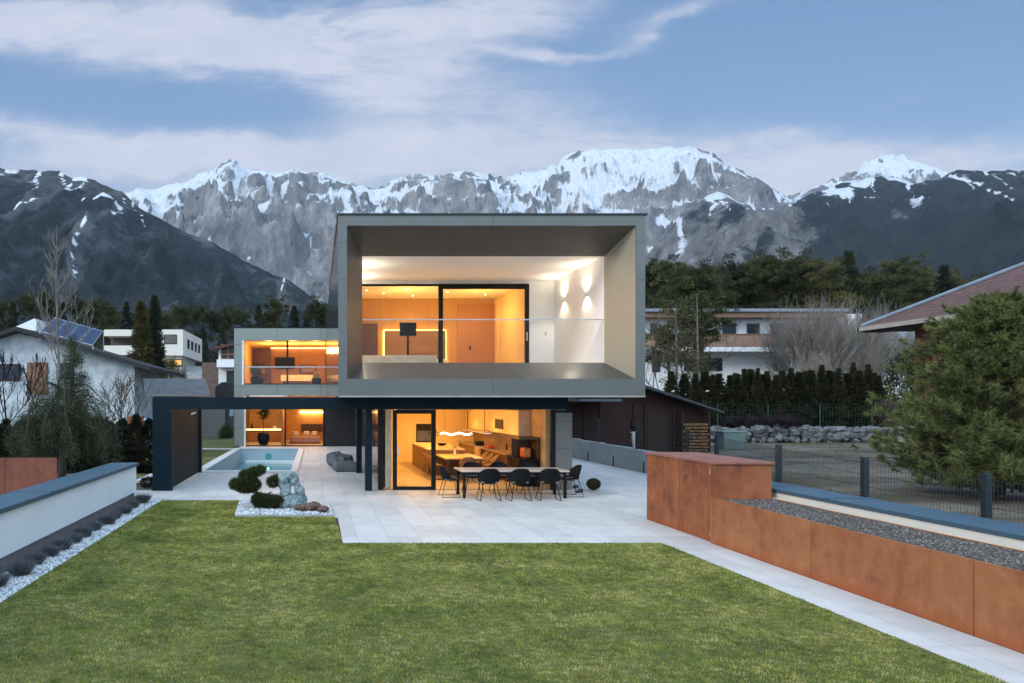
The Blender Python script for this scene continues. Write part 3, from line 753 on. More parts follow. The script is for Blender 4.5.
# small things at the right of the terrace
box_ = thing('clipped_shrub', 'small round clipped evergreen ball on the pale terrace near the rust cabinet', 'shrub', (8.25,20.3,0))
rg = np.random.default_rng(77); pos, D = needle_ball(None,(0,0,.19),.19,2600,rg,.03,.85,.75)
V,Fc = tris(pos,D,.035,.02,rg); npmesh('foliage', V, Fc, nm, box_); MB().ball((0,0,.19),.15,8).tube([(0,0,0),(0,0,.2)],.02,6).build('stem', bark, box_)
dk = mat('dark_stone', (.03,.035,.045), .7, scale=9, c2=(.08,.09,.10), bmp=.4)
for i,(x,y,s,lb) in enumerate([(7.62,19.8,.13,'dark flat stone lying nearest the pier foot'),(7.95,20.9,.15,'dark stone lying behind the others near the clipped shrub'),(7.83,20.2,.10,'smallest dark stone between two others by the pier')]):
    o = rockmesh('stone', [(0,0,.2,.5,1.4,.8,.45)], dk, .15, .06, .4); place(o,(x,y,0),i,s*1.3); tag(o, lb, 'stone')
o = 0
q = MB(); q.prismY([(0,0),(.20,0),(.26,.3),(.24,.62),(.13,.98),(.02,.98)],0,.09)
o = q.build('log_slab', woodmat('weathered_log',(.10,.05,.03),(.24,.12,.06),(8,8,1)), None, bevel=.015)
place(o, (7.66,21.2,0)); tag(o, 'upright brown wooden slab leaning against the grey pier', 'wood slab')
# ================================================================ THE HOUSE
metal = panelmat('bronze_grey_panels', (.128,.136,.134), .36, .55, per=(0,0,1.0), off=(0,0,.92), w=.012, var=.06)
fmx = panelmat('bronze_grey_fascia', (.128,.136,.134), .36, .55, per=(9,0,0), off=(.26,0,0), w=.012, var=.06)
inn = panelmat('bronze_reveal_shaded', (.105,.092,.078), .45, .2, per=(9,0,0), off=(.26,0,0), w=.012, var=.06)  # shade of the upper and left reveals painted in as a darker base
innr = panelmat('bronze_reveal_lit', (.42,.39,.31), .38, .4, per=(0,1.2,0), off=(0,0,0), w=.008, var=.05)  # same metal as the other reveals, side light painted in as a paler base
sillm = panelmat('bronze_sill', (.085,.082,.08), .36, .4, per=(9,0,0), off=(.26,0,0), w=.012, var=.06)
stl = mat('dark_blue_steel', (.004,.014,.022), .5, 0, var=.12, spec=.12)
blk = mat('black_frame', (.006,.006,.007), .5, 0, var=.1, spec=.2)
glz = glassmat('clear_glazing', (.97,.98,.98), .12)
wwall = mat('white_plaster', (.88,.88,.87), .85, var=.02)
warmw = mat('warm_plaster', (.80,.64,.38), .85, var=.03)
oak = woodmat('oak_veneer', (.40,.22,.09), (.52,.31,.14), (6,6,.5), .5)
oakd = woodmat('dark_walnut', (.055,.026,.013), (.10,.05,.024), (.6,.6,8), .45)
flo = mat('interior_floor', (.50,.42,.32), .45, var=.06)
hs = thing('modern_house', 'modern flat-roofed house with cantilevered grey metal box over a glazed ground floor', 'house', (4.5,22,0))
iv = (-4.5,-22,0)
def hp(mb, name, m, parent=None, bevel=0, smooth=False):
    o = mb.shift(iv).build(name, m, parent or hs, bevel=bevel, smooth=smooth); return o
Yf, Yb = 18.4, 19.6
OL, OR, OT, OB = .60, 8.87, 7.66, 2.79
FL, FR, FT, FB = .835, 8.62, 7.38, 3.25        # opening at the front
BL, BR, BT, BB = 1.325, 8.27, 6.81, 3.756      # opening at the back of the funnel
# front fascia: four mitred frame pieces with a real return
def frame_piece(p4, name, m):   # p4: outer a, outer b, inner b, inner a (x,z) at front
    q = MB(); n = 4
    q.hexa([(p4[0][0],Yf,p4[0][1]),(p4[1][0],Yf,p4[1][1]),(p4[1][0],Yf+.03,p4[1][1]),(p4[0][0],Yf+.03,p4[0][1]),
            (p4[3][0],Yf,p4[3][1]),(p4[2][0],Yf,p4[2][1]),(p4[2][0],Yf+.03,p4[2][1]),(p4[3][0],Yf+.03,p4[3][1])])
    hp(q, name, m)
def slab(p, name, m):          # solid between outer box and funnel face
    hp(MB().hexa(p), name, m)
yy0 = Yf+.031
g_ = .0
# body pieces (solid wedges): outer rectangle to funnel
frame_piece([(OL,OT),(OR,OT),(FR,FT),(FL,FT)], 'fascia', fmx)
frame_piece([(OL,OB),(OR,OB),(FR,FB),(FL,FB)], 'fascia', fmx)
frame_piece([(OL,OB),(OL,OT),(FL,FT),(FL,FB)], 'fascia', metal)
frame_piece([(OR,OB),(OR,OT),(FR,FT),(FR,FB)], 'fascia', metal)
def quad_slab(a, b_, c, d, th, name, m):
    # a,b at front, c,d at back; thickness vector th
    P = [Vector(x) for x in (a,b_,c,d)]; T = Vector(th)
    hp(MB().hexa([tuple(p) for p in P]+[tuple(p+T) for p in P]), name, m)
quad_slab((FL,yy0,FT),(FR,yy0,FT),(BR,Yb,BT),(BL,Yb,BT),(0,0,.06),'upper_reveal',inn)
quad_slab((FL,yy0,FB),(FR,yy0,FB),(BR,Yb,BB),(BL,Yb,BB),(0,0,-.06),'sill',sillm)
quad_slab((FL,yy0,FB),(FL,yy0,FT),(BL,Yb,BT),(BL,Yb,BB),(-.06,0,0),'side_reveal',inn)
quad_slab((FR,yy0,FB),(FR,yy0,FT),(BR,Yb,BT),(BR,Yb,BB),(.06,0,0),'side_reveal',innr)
# outer skins
gl_side = panelmat('polished_side_cladding', (.30,.32,.31), .12, .9, per=(0,2.4,0), off=(0,18.4,0), w=.012, var=.04)
hp(MB().box(OL,OL+.05,yy0,40.85,OB,OT), 'side_wall', gl_side)
hp(MB().box(OR-.05,OR,yy0,31,OB,OT), 'side_wall', metal)
hp(MB().box(OL+.05,OR-.05,yy0,31,OT-.06,OT), 'roof', stl)
hp(MB().box(OL+.05,OR-.05,31.002,40.85,OT-.30,OT-.02), 'roof', stl)
hp(MB().box(OL-.03,OR+.06,Yf-.04,31,OT+.002,OT+.045), 'roof_edge', mat('roof_edge_metal',(.02,.035,.04),.4,.4))
hp(MB().box(OL+.052,OR-.052,yy0,31,OB,OB+.06), 'soffit', stl)
hp(MB().box(OL+.0,OR,Yf-.012,Yf-.002,OB-.035,OB+.01), 'glow_line_trim', mat('painted_glow_line',(.30,.27,.25),.5,.1))  # warm glow line under the box, painted as a pale trim
# loggia
Yg = 23.7
hp(MB().box(BL-.2,BR+.25,Yb+.002,Yg+4.2,BT+.02,BT+.10), 'ceiling', wwall)
hp(MB().box(BR+.002,BR+.25,Yb+.002,Yg+.2,BB-.3,BT+.018), 'loggia_wall', wwall)
hp(MB().box(BL-.2,BL-.002,Yb+.002,Yg,BB-.3,BT+.018), 'loggia_wall', wwall)
hp(MB().box(7.40,BR,Yg,Yg+.2,BB-.2,BT+.018), 'loggia_wall', wwall)
hp(MB().box(BL,7.40,Yg-.01,Yg+.1,6.73,BT+.018), 'lintel', wwall)
hp(MB().box(BL-.19,BR,Yb+.002,Yg,BB-.15,BB-.06), 'loggia_floor', mat('loggia_slabs',(.5,.5,.5),.5))
# window: fixed pane left, sliding door right
win = hp(MB().box(BL,4.25,Yg+.0,Yg+.08,6.66,6.725), 'window', blk)
def chp(mb, name, m, parent): return mb.shift(iv).build(name, m, parent)
chp(MB().box(BL,4.25,Yg+.03,Yg+.05,BB-.05,6.66),'pane',glz,win)
dr = hp(MB().box(4.25,4.40,Yg-.06,Yg+.08,BB-.1,6.725), 'sliding_door', blk)
chp(MB().box(4.402,7.38,Yg-.06,Yg+.02,6.55,6.725).box(7.24,7.38,Yg-.06,Yg+.02,BB-.1,6.548),'door_frame',blk,dr)
chp(MB().box(4.402,7.238,Yg-.03,Yg-.01,BB-.05,6.548),'pane',glz,dr)
chp(MB().box(7.28,7.31,Yg-.10,Yg-.062,4.75,5.05),'handle',mat('steel_pale',(.6,.6,.6),.35,.9),dr)
# balustrade
bal = hp(MB().box(BL+.003,BR-.003,Yb+.05,Yb+.07,BB-.04,4.985), 'balustrade', glassmat('balustrade_glass',(.95,.965,.97),.18))
chp(MB().box(BL+.003,BR-.003,Yb+.04,Yb+.08,4.987,5.015),'top_rail',mat('rail_metal',(.42,.44,.46),.35,.5),bal)
# wall sconces
wlamp = emat('sconce_glow', (1,.72,.36), 30)
def spot(name, loc, energy, ang, rot, col=(1,.68,.36), r=.03, blend=.6):
    l = bpy.data.lights.new(name, 'SPOT'); l.energy = energy; l.spot_size = R(ang); l.spot_blend = blend; l.color = col; l.shadow_soft_size = r
    o = bpy.data.objects.new(name, l); C.objects.link(o); o.location = loc; o.rotation_euler = rot; return o
def point(name, loc, energy, col=(1,.48,.10), r=.1):
    l = bpy.data.lights.new(name, 'POINT'); l.energy = energy; l.color = col; l.shadow_soft_size = r
    o = bpy.data.objects.new(name, l); C.objects.link(o); o.location = loc; return o
for y,sd_ in ((22.75,1),(20.85,1),(22.75,-1),(20.85,-1)):
    zc = zat(299 if y>22 else 293.5, y)
    x = BR if sd_ > 0 else BL+.112
    sc = hp(MB().box(x-.11,x-.001,y-.09,y+.09,zc-.04,zc+.04), 'wall_sconce', wwall, bevel=.005)
    spot('sconce_up', (x-.075,y,zc+.06), 58, 160, (R(180),0,0), col=(1,.84,.64), blend=1)
    spot('sconce_down', (x-.075,y,zc-.06), 44, 130, (0,0,0), col=(1,.84,.64))
hp(MB().box(7.93,8.0,Yg-.012,Yg-.001,4.95,5.07), 'wall_socket', mat('socket_grey',(.5,.5,.5),.5))
# upper room
fl_u = BB-.10; Yw = 27.7
hp(MB().box(BL-.4,BR,Yg+.1,Yw,fl_u-.15,fl_u), 'upper_floor', flo)
hp(MB().box(BL-.4,BR+.2,Yw,Yw+.15,fl_u,BT+.018), 'back_wall', woodmat('amber_wood_panelling',(.42,.24,.07),(.56,.34,.12),(7,7,.4),.5))
hp(MB().box(BL-.42,BL-.2,Yg+.1,Yw,fl_u,BT+.018), 'room_wall', warmw)
hp(MB().box(7.30,7.5,Yg+.21,Yw,fl_u,BT+.018), 'room_wall', warmw)
hp(MB().box(xat(457.6,Yw-.06),xat(496,Yw-.06),Yw-.05,Yw-.002,fl_u,zat(304.5,Yw)), 'interior_door', woodmat('door_veneer',(.36,.17,.05),(.48,.24,.08),(5,5,.4),.4))
hp(MB().box(xat(497,Yw-.4),xat(512,Yw-.4),Yw-.4,Yw-.002,fl_u,BT), 'room_wall', warmw)
o = hp(MB().box(xat(469.5,Yw-.1),xat(471,Yw-.1),Yw-.09,Yw-.052,zat(350,Yw),zat(346,Yw)), 'door_handle', blk)
hp(MB().box(BL-.19,xat(436,24.3),24.2,24.32,fl_u,zat(355.2,24.2)), 'half_wall', mat('cream_panel',(.75,.68,.55),.6))
hb = thing('headboard', 'padded brown headboard ringed by a warm light line in the upper bedroom', 'headboard', (3.8,27.4,3.7))
x0,x1 = xat(385,27.4), xat(446,27.4); z1 = zat(330.5,27.4)
MB().box(x0,x1,27.42,27.60,3.66,z1).shift((-3.8,-27.4,-3.7)).build('panel', woodmat('headboard_oak',(.20,.11,.06),(.30,.18,.10),(1,1,5),.6), hb)
for k in range(1,4):
    zz = 3.66+(z1-3.66)*k/4; MB().box(x0+.9,x1,27.405,27.418,zz-.006,zz+.006).shift((-3.8,-27.4,-3.7)).build('seam', oakd, hb)
le = emat('led_amber', (1,.50,.12), 9)
MB().box(x0-.03,x1+.03,27.61,27.66,z1+.0,z1+.05).box(x0-.05,x0-.005,27.61,27.66,3.66,z1).box(x1+.005,x1+.05,27.61,27.66,3.66,z1).shift((-3.8,-27.4,-3.7)).build('led_strip', le, hb)
bed = thing('bed', 'white bed in front of the lit headboard in the upper bedroom', 'bed', (4,26.4,3.66))
MB().box(-.9,.9,-.9,.95,.0,.35).build('frame', oakd, bed, bevel=.02)
MB().box(-.88,.88,-.88,.93,.352,.58).build('mattress', mat('bed_linen',(.8,.76,.7),.9), bed, bevel=.06)
for s in (-.45,.45): MB().box(s-.32,s+.32,.5,.9,.582,.74).build('pillow', mat('bed_linen',(.8,.76,.7),.9), bed, bevel=.07)
nl = thing('bedside_lamp', 'small dark bedside lamp left of the bed', 'lamp', (xat(389,27.2),27.2,3.66))
MB().box(-.25,.25,-.2,.15,0,.5).build('side_cabinet', oakd, nl, bevel=.01); MB().tube([(0,0,.5),(0,0,.64)],.05,10).build('base', blk, nl); MB().ball((0,0,.68),.06,8).build('globe', blk, nl, smooth=True)
tv = thing('television', 'black television on a slim post behind the half wall upstairs', 'television', (xat(408,24.9),24.9,fl_u))
hw = 8.3*24.9/F; MB().box(-hw,hw,-.03,.03,zat(336,24.9)-fl_u,zat(322.5,24.9)-fl_u).build('screen', mat('screen_black',(.004,.004,.005),.4,spec=.1), tv, bevel=.008)
MB().tube([(0,.02,.02),(0,.02,zat(336,24.9)-fl_u)],.045,10).build('post', blk, tv); MB().box(-.25,.25,-.2,.2,0,.02).build('foot', blk, tv)
dl = emat('downlight_glow', (1,.80,.5), 14)
def downlight(x, y, z, e=22, r=.028, big=False):
    hp(MB().tube([(x,y,z-.001),(x,y,z-.012)], r, 14), 'ceiling_spot', dl)
    spot('downlight', (x,y,z-.03), e, 130, (0,0,0), col=(1,.50,.11), r=.04)
UPL = [(2.2,24.6),(3.4,25.4),(2.6,26.3),(4.6,24.8),(5.0,26.0),(6.3,25.0),(6.6,26.6),(3.8,26.9),(1.9,25.6)]
for x,y in UPL: downlight(x,y,BT+.02, UP_DL)
point('upper_room_glow', (3.4,25.4,5.9), UP_PT, r=.35); point('upper_room_glow2', (6.1,25.6,5.9), UP_PT*.8, r=.35)
spot('corner_wash', (xat(501,27.0),27.1,6.6), 40, 60, (0,0,0), col=(1,.62,.26))
spot('loggia_wash', (3.0,21.8,BT-.05), 0, 120, (0,0,0))

# ---------------- ground floor
Yq = 20.42; GT = 2.40
hp(MB().box(2.02,7.20,Yq+.0,30.3,-.02,.012), 'ground_floor', flo)
hp(MB().box(2.02,7.46,Yq-.02,30.3,GT+.002,GT+.12), 'ceiling', mat('warm_ceiling',(.75,.68,.55),.8))
hp(MB().box(2.02,7.15,30.1,30.3,.013,GT), 'back_wall', warmw)
hp(MB().box(2.02,2.12,20.9,30.1,.013,GT), 'side_wall', panelmat('black_glass_cladding',(.012,.014,.018),.08,.2,per=(0,2.2,0),w=.05))
hp(MB().box(2.125,2.2,20.9,30.1,.013,GT), 'inner_wall', warmw)
hp(MB().box(6.95,7.15,20.7,30.1,.013,GT), 'side_wall', mat('amber_wall',(.60,.42,.22),.8))
pr = hp(MB().box(7.165,7.66,20.42,22.6,0,2.31), 'pier', panelmat('pier_cladding',(.17,.165,.155),.5,.3,per=(0,0,.83),off=(0,0,.40),w=.012))
hp(MB().box(7.14,7.70,20.38,22.6,2.312,2.36), 'pier_cap', stl)
hp(MB().box(7.30,7.60,20.9,21.3,2.362,2.785), 'pier_block', mat('rough_stone_block',(.22,.2,.18),.9,bmp=.5))
# front glazing
fr = hp(MB().box(2.30,2.42,Yq-.02,Yq+.08,0,GT).box(3.45,3.58,Yq-.02,Yq+.08,0,GT).box(2.42,3.45,Yq-.02,Yq+.08,2.28,GT).box(2.42,3.45,Yq-.02,Yq+.08,.015,.10), 'glass_door', blk)
chp(MB().box(2.425,3.445,Yq+.02,Yq+.04,.10,2.28),'pane',glz,fr)
chp(MB().box(2.44,2.47,Yq-.07,Yq-.022,1.0,1.3),'handle',mat('steel_pale',(.6,.6,.6),.35,.9),fr)
hp(MB().box(2.03,2.295,Yq+.02,Yq+.04,.012,GT), 'corner_pane', glz)
hp(MB().box(3.582,7.02,Yq+.02,Yq+.04,.012,GT), 'large_pane', glz)
hp(MB().box(7.02,7.16,Yq-.01,Yq+.07,.0,GT), 'window_frame', blk)
hp(MB().box(2.02,7.16,Yq-.02,Yq+.09,-.02,.011), 'threshold', blk)
cu = thing('curtain', 'narrow cream curtain gathered at the glazed corner of the ground floor', 'curtain', (2.2,20.7,.02))
q = MB()
for k in range(7): q.tube([(k*.022-.06,.03*(k%2),0),(k*.022-.06,.03*(k%2),2.36)], .017, 6)
q.build('curtain_cloth', mat('curtain_cream',(.9,.80,.62),.9), cu)
# steel frame: front beam, posts, pergola screen
hp(MB().box(-4.84,7.46,20.2,20.38,2.41,2.77), 'steel_beam', stl)
hp(MB().box(-4.84,-4.27,20.2,20.42,0,2.408), 'steel_post', stl, bevel=.004)
hp(MB().box(-4.84,-4.66,20.382,26.0,2.41,2.77), 'steel_beam', stl)
hp(MB().box(-4.50,-4.29,25.5,25.72,0,2.41), 'steel_post', stl, bevel=.004)
hp(MB().box(-4.66,1.0,25.82,26.0,2.46,2.77), 'steel_beam', stl)
scr = panelmat('dark_glass_screen',(.003,.008,.010),.6,0,per=(0,1.05,0),w=.02)
scr.node_tree.nodes['Principled BSDF'].inputs['Specular IOR Level'].default_value = .2
hp(MB().box(-4.40,-4.36,20.5,25.48,.03,2.41), 'pergola_screen', scr)
hp(MB().box(1.46,1.66,20.2,20.42,0,2.41), 'steel_post', stl, bevel=.004)
hp(MB().box(1.50,1.70,25.3,25.5,0,2.785), 'steel_post', stl, bevel=.004)
hp(MB().box(1.86,2.018,20.43,20.60,0,GT), 'steel_post', blk)
hp(MB().box(1.0,2.3,20.6,41,GT+.125,2.785), 'underside', blk)
fl_ = thing('pergola_floodlight', 'small square white floodlight fixed inside the dark pergola screen', 'floodlight', (-4.2,23.2,2.2))
MB().box(-.14,-.02,-.02,.02,.02,.06).build('bracket', blk, fl_)
MB().hexa([(-.02,-.12,0),(.12,-.12,.06),(.12,.12,.06),(-.02,.12,0),(-.03,-.12,.04),(.11,-.12,.10),(.11,.12,.10),(-.03,.12,.04)]).build('lamp_housing', mat('lamp_white',(.6,.63,.66),.4), fl_)

# kitchen and dining inside
kt = thing('kitchen_counter', 'long wooden kitchen counter along the right wall of the ground floor', 'kitchen counter', (6.6,25,.012))
ik = (-6.6,-25,-.012)
MB().box(6.25,6.94,22.4,29.9,.02,.88).shift(ik).build('cabinets', woodmat('walnut_front',(.12,.06,.025),(.20,.11,.045),(.4,.4,9),.45), kt)
MB().box(6.20,6.94,22.35,29.9,.882,.92).shift(ik).build('worktop', mat('worktop_brown',(.30,.20,.13),.35), kt)
MB().box(6.90,6.945,22.4,29.9,.925,1.5).shift(ik).build('splashback', mat('splash_brown',(.22,.12,.06),.4), kt)
MB().box(6.55,6.94,22.1,29.9,1.54,2.36).shift(ik).build('wall_cupboards', mat('cupboard_cream',(.72,.58,.38),.5), kt)
MB().box(6.10,6.20,25.7,26.3,.02,.90).shift(ik).build('side_panel', mat('panel_oak',(.62,.42,.20),.5), kt)
MB().tube([(6.55,24.6,.92),(6.55,24.6,1.25),(6.35,24.6,1.28),(6.33,24.6,1.18)],.014,8).shift(ik).build('tap', mat('brass',(.7,.5,.15),.3,.9), kt, smooth=True)
MB().box(6.3,6.6,26.8,27.2,.925,1.10).shift(ik).build('coffee_machine', blk, kt, bevel=.02)
MB().box(6.35,6.6,25.2,25.6,.925,1.02).shift(ik).build('red_pot', mat('enamel_red',(.5,.06,.03),.4), kt, bevel=.03)
hd = thing('extractor_hood', 'bright slim extractor hood hanging above the kitchen counter', 'extractor hood', (6.2,26.5,1.5))
MB().box(-.18,.18,-1.9,1.9,.0,.05).build('hood_body', mat('steel_pale',(.6,.6,.6),.35,.9), hd, bevel=.005); MB().box(-.12,.12,-1.8,1.8,-.012,-.001).build('light_panel', emat('hood_light',(1,.9,.75),3), hd)
MB().tube([(0,-1.4,.05),(0,-1.4,.85)],.012,6).build('rod', blk, hd); MB().tube([(0,1.4,.05),(0,1.4,.85)],.012,6).build('rod', blk, hd)
fp = thing('display_cabinet', 'dark brown display cabinet with a glowing niche at the right end of the kitchen', 'cabinet', (6.6,21.6,.012))
MB().box(-.30,.33,-.45,.45,0,.85).build('base', blk, fp); MB().box(-.30,.33,-.45,.45,1.45,1.52).box(.25,.33,-.45,.45,.85,1.45).box(-.30,.25,.40,.45,.85,1.45).build('niche', oakd, fp)
MB().box(-.1,.15,-.2,.2,.855,1.18).build('copper_vessel', mat('copper_vessel',(.7,.22,.06),.4,.4), fp, bevel=.05)
pic = thing('wall_screen', 'dark square window panel on the cream cupboards in the ground floor kitchen', 'panel', (6.5,24.5,1.9))
MB().box(.035,.047,-.62,.45,-.22,.12).build('screen_frame', blk, pic)
MB().box(.028,.034,-.57,.40,-.19,.09).build('screen_glass', mat('screen_black',(.004,.004,.005),.4,spec=.1), pic)
ov = thing('oven_wall', 'built-in dark oven with a glass front in the cream back wall', 'oven', (xat(424,30),30.05,zat(433,30)))
MB().box(-.33,.40,-.02,.04,-.42,.40).build('oven_case', blk, ov)
MB().box(-.30,.37,-.035,-.021,-.36,.10).build('oven_glass', mat('oven_glass_blue',(.10,.12,.22),.15), ov)
isl = thing('kitchen_island', 'wood-clad kitchen island with a pale top behind the glass door', 'kitchen island', (4.7,26.7,.012))
MB().box(-.65,.65,-2.0,2.0,.02,.88).build('body', woodmat('walnut_front',(.12,.06,.025),(.20,.11,.045),(.4,.4,9),.45), isl)
MB().box(-.68,.68,-2.05,2.03,.882,.93).build('worktop', mat('worktop_cream',(.62,.48,.32),.3), isl, bevel=.005)
lpd = thing('pendant_lamp', 'wavy white pendant lamp hanging over the indoor dining table', 'pendant lamp', (4.9,23.9,1.52))
pts_ = [(-.55+.11*k, .0, .035*math.sin(k*1.3)) for k in range(11)]
MB().tube(pts_, .028, 8).build('light_tube', emat('pendant_glow',(1,.9,.75),6), lpd, smooth=True)
for s in (-.4,.4): MB().tube([(s,0,.02),(s,0,.88)],.004,5).build('cable', blk, lpd)
def table(name, label, loc, L, W, Ht, topm, legm, rz=0, group=None):
    t = thing(name, label, 'table', loc, rz)
    MB().box(-L/2,L/2,-W/2,W/2,Ht-.04,Ht).build('tabletop', topm, t, bevel=.006)
    MB().box(-L/2+.1,L/2-.1,-W/2+.08,W/2-.08,Ht-.10,Ht-.042).build('apron', legm, t)
    for sx in (-1,1):
        for sy in (-1,1):
            MB().box(sx*(L/2-.10)-.035,sx*(L/2-.10)+.035,sy*(W/2-.09)-.035,sy*(W/2-.09)+.035,0,Ht-.042).build('leg', legm, t)
    return t
dia = table('indoor_dining_table','pale wooden dining table inside the glazed ground floor', (4.95,23.8,.012), 1.3,2.2,.75, mat('table_oak',(.62,.42,.20),.4), oakd)
dout = table('terrace_table','long rectangular outdoor table with pale top on the terrace', ((460+562)/2*0+5.42,19.05,0), 2.95,1.0,.76, mat('ceramic_top',(.46,.40,.37),.45,var=.06), blk)

def shell_chair(name, label, group, shellm, legm, cushm, sled=True):
    t = thing(name, label, 'chair', (0,0,0), 0, group); t.scale=(1.1,1,1.03)
    # shell: seat curving up to the back, wings wrapping as arms; chair faces +Y
    nu, nv = 13, 16; V = []; Fq = []
    for j in range(nv):
        s = j/(nv-1)
        for i in range(nu):
            u = -1+2*i/(nu-1)
            if s < .5:
                q = s/.5; y = .25-.44*q; z = .44+.10*abs(u)**3*(.3+q); x = u*(.225+.045*q)
            else:
                q = (s-.5)/.5; y = -.19-.10*q+.20*abs(u)**2.2*(1-.35*q); z = .44+.10*abs(u)**3*(1.3)*(1-q)+.40*q**.85*(1-.22*abs(u)**4); x = u*(.27+.015*math.sin(q*3.1)-.06*q*q)
                if q < .15: z += .0
            V.append((x,y,z))
    for j in range(nv-1):
        for i in range(nu-1): Fq.append((j*nu+i, j*nu+i+1, (j+1)*nu+i+1, (j+1)*nu+i))
    q = MB(); q.add(V,Fq); o = q.build('seat_shell', shellm, t, smooth=True)
    sd = o.modifiers.new('Solidify','SOLIDIFY'); sd.thickness=.028; sd.offset=0
    sb = o.modifiers.new('Subsurf','SUBSURF'); sb.levels=1; sb.render_levels=1
    MB().box(-.20,.20,-.17,.22,.455,.49).build('cushion', cushm, t, bevel=.018)
    for s in (-1,1):
        MB().tube([(s*.16,.17,.44),(s*.24,.24,.012),(s*.24,-.26,.012),(s*.16,-.15,.44)], .010, 6).build('leg_frame', legm, t)
    MB().tube([(-.16,.0,.425),(.16,.0,.425)],.012,6).build('cross_bar', legm, t)
    return t
shm = mat('charcoal_shell', (.006,.007,.009), .7, spec=.15, var=.1); csh = mat('mauve_grey_cushion', (.20,.17,.17), .9)
ch = shell_chair('terrace_chair','', 'shell chairs around the terrace table', shm, blk, csh)
seats = [(4.62,18.30,0,'left of the three black chairs with backs to the lawn'),(5.42,18.28,0.04,'middle one of the three black chairs with backs to the lawn'),(6.22,18.30,-.05,'right of the three black chairs with backs to the lawn'),
 (4.55,19.80,math.pi,'left of the three dark chairs on the window side of the terrace table'),(5.35,19.82,math.pi,'middle one of the three dark chairs on the window side of the terrace table'),(6.15,19.80,math.pi,'right of the three dark chairs on the window side of the terrace table'),
 (3.72,19.0,-math.pi/2,'black chair at the left head of the terrace table'),(7.12,19.1,math.pi/2,'black chair at the right head of the terrace table by the pier')]
for i,(x,y,r_,lb) in enumerate(seats):
    o = ch if i == 0 else copy_tree(ch)
    place(o,(x,y,0),r_,(1.12,1,1.04),lb)
ich = shell_chair('dining_chair','', 'tan chairs round the indoor dining table', mat('tan_shell',(.26,.15,.08),.6), blk, mat('tan_cushion',(.30,.19,.10),.9))
for i,(x,y,r_,lb) in enumerate([(4.05,23.2,-math.pi/2,'front tan chair on the door side of the indoor table'),(4.05,24.2,-math.pi/2,'rear tan chair on the door side of the indoor table'),(5.9,23.1,math.pi/2,'front tan chair on the kitchen side of the indoor table'),(5.9,23.8,math.pi/2,'middle tan chair on the kitchen side of the indoor table'),(5.9,24.5,math.pi/2,'rear tan chair on the kitchen side of the indoor table'),(4.95,22.4,0,'tan chair at the near head of the indoor table')]):
    o = ich if i == 0 else copy_tree(ich); place(o,(x,y,.012),r_,1,lb)
lt = emat('ceiling_spot_glow', (1,.8,.5), 14)
for x,y in [(2.45,21.0),(3.0,23.5),(3.0,27.5),(4.6,25.5),(4.6,28.8),(5.6,22.6),(5.7,28.0),(5.9,24.9)]:  # first spot is an added lamp to brighten the corner curtain
    hp(MB().tube([(x,y,GT-.0),(x,y,GT-.01)],.03,14),'ceiling_spot',dl)
    spot('downlight',(x,y,GT-.03),GD_DL,140,(0,0,0),col=(1,.50,.11),r=.04)
point('ground_room_glow',(4.2,23.0,2.0),GD_PT,r=.25); point('ground_room_glow2',(4.6,27.6,2.0),GD_PT,r=.25)

# covered lounge furniture under the box
cv = mat('grey_cover', (.10,.11,.13), .8, var=.25, scale=4, bmp=.4, bscale=6)
q = MB(); q.box(-.45,.45,-.6,.6,0,.35); o = q.build('covered_lounger', cv, None, bevel=.08); place(o,(1.12,26.3,0),.1); tag(o,'low grey cushioned lounger in front of the covered pile','lounger')
o = rockmesh('furniture_cover', [(0,0,.25,.45,1.1,1.1,.6),(-.2,.1,.4,.35,1,1,.6),(.25,0,.3,.3,1,1,.7)], cv, .14, .05, .3); place(o,(.95,27.6,0)); tag(o,'crumpled grey cover thrown over stacked outdoor furniture under the box','cover')

# ---------------- far wing
Yl = 40.9
wl, wr, wt, wb = -4.91, .595, 7.09, 3.05
ol, orr, ot, ob = xat(244,Yl), .59, zat(340.5,Yl), zat(384.5,Yl)
wm = panelmat('wing_panels', (.24,.265,.25), .42, .5, per=(2.6,0,1.25), off=(-9.41,0,3.6), w=.02, var=.05)
hp(MB().box(wl,ol,Yl,Yl+.3,wb,wt), 'wing_wall', wm); hp(MB().box(ol,wr,Yl,Yl+.3,ot,wt), 'wing_wall', wm); hp(MB().box(ol,wr,Yl,Yl+.3,wb,ob), 'wing_wall', wm)
hp(MB().box(wl,wl+.3,Yl+.302,47.4,wb,wt), 'wing_wall', wm)
hp(MB().box(wl-.04,wr,Yl-.04,47.5,wt+.002,wt+.05), 'roof_edge', stl)
hp(MB().box(ol-.12,ol,Yl-.03,Yl+.2,ob,ot), 'window_reveal', mat('reveal_white',(.7,.7,.7),.5))
ww = hp(MB().box(xat(286.5,Yl),xat(288.3,Yl),Yl+.02,Yl+.12,ob,ot).box(xat(325.5,Yl),xat(327,Yl),Yl+.02,Yl+.12,ob,ot).box(ol,wr,Yl+.02,Yl+.12,ob,ob+.06), 'window', blk)
chp(MB().box(ol,wr,Yl+.13,Yl+.15,ob+.06,ot),'pane',glz,ww)
hp(MB().box(ol,wr,Yl-.05,Yl-.035,ob+.02,zat(367.6,Yl)), 'balustrade', glassmat('balustrade_glass2',(.94,.96,.965),.4))
hp(MB().box(ol,wr,Yl-.06,Yl-.025,zat(367.6,Yl)+.001,zat(366.4,Yl)), 'top_rail', mat('rail_metal',(.42,.44,.46),.35,.5))
hp(MB().box(wl+.3,2.2,Yl+.3,47.4,ob-.25,ob-.02), 'upper_floor', flo)
hp(MB().box(wl+.3,2.2,Yl+.3,47.4,ot+.05,ot+.2), 'ceiling', warmw)
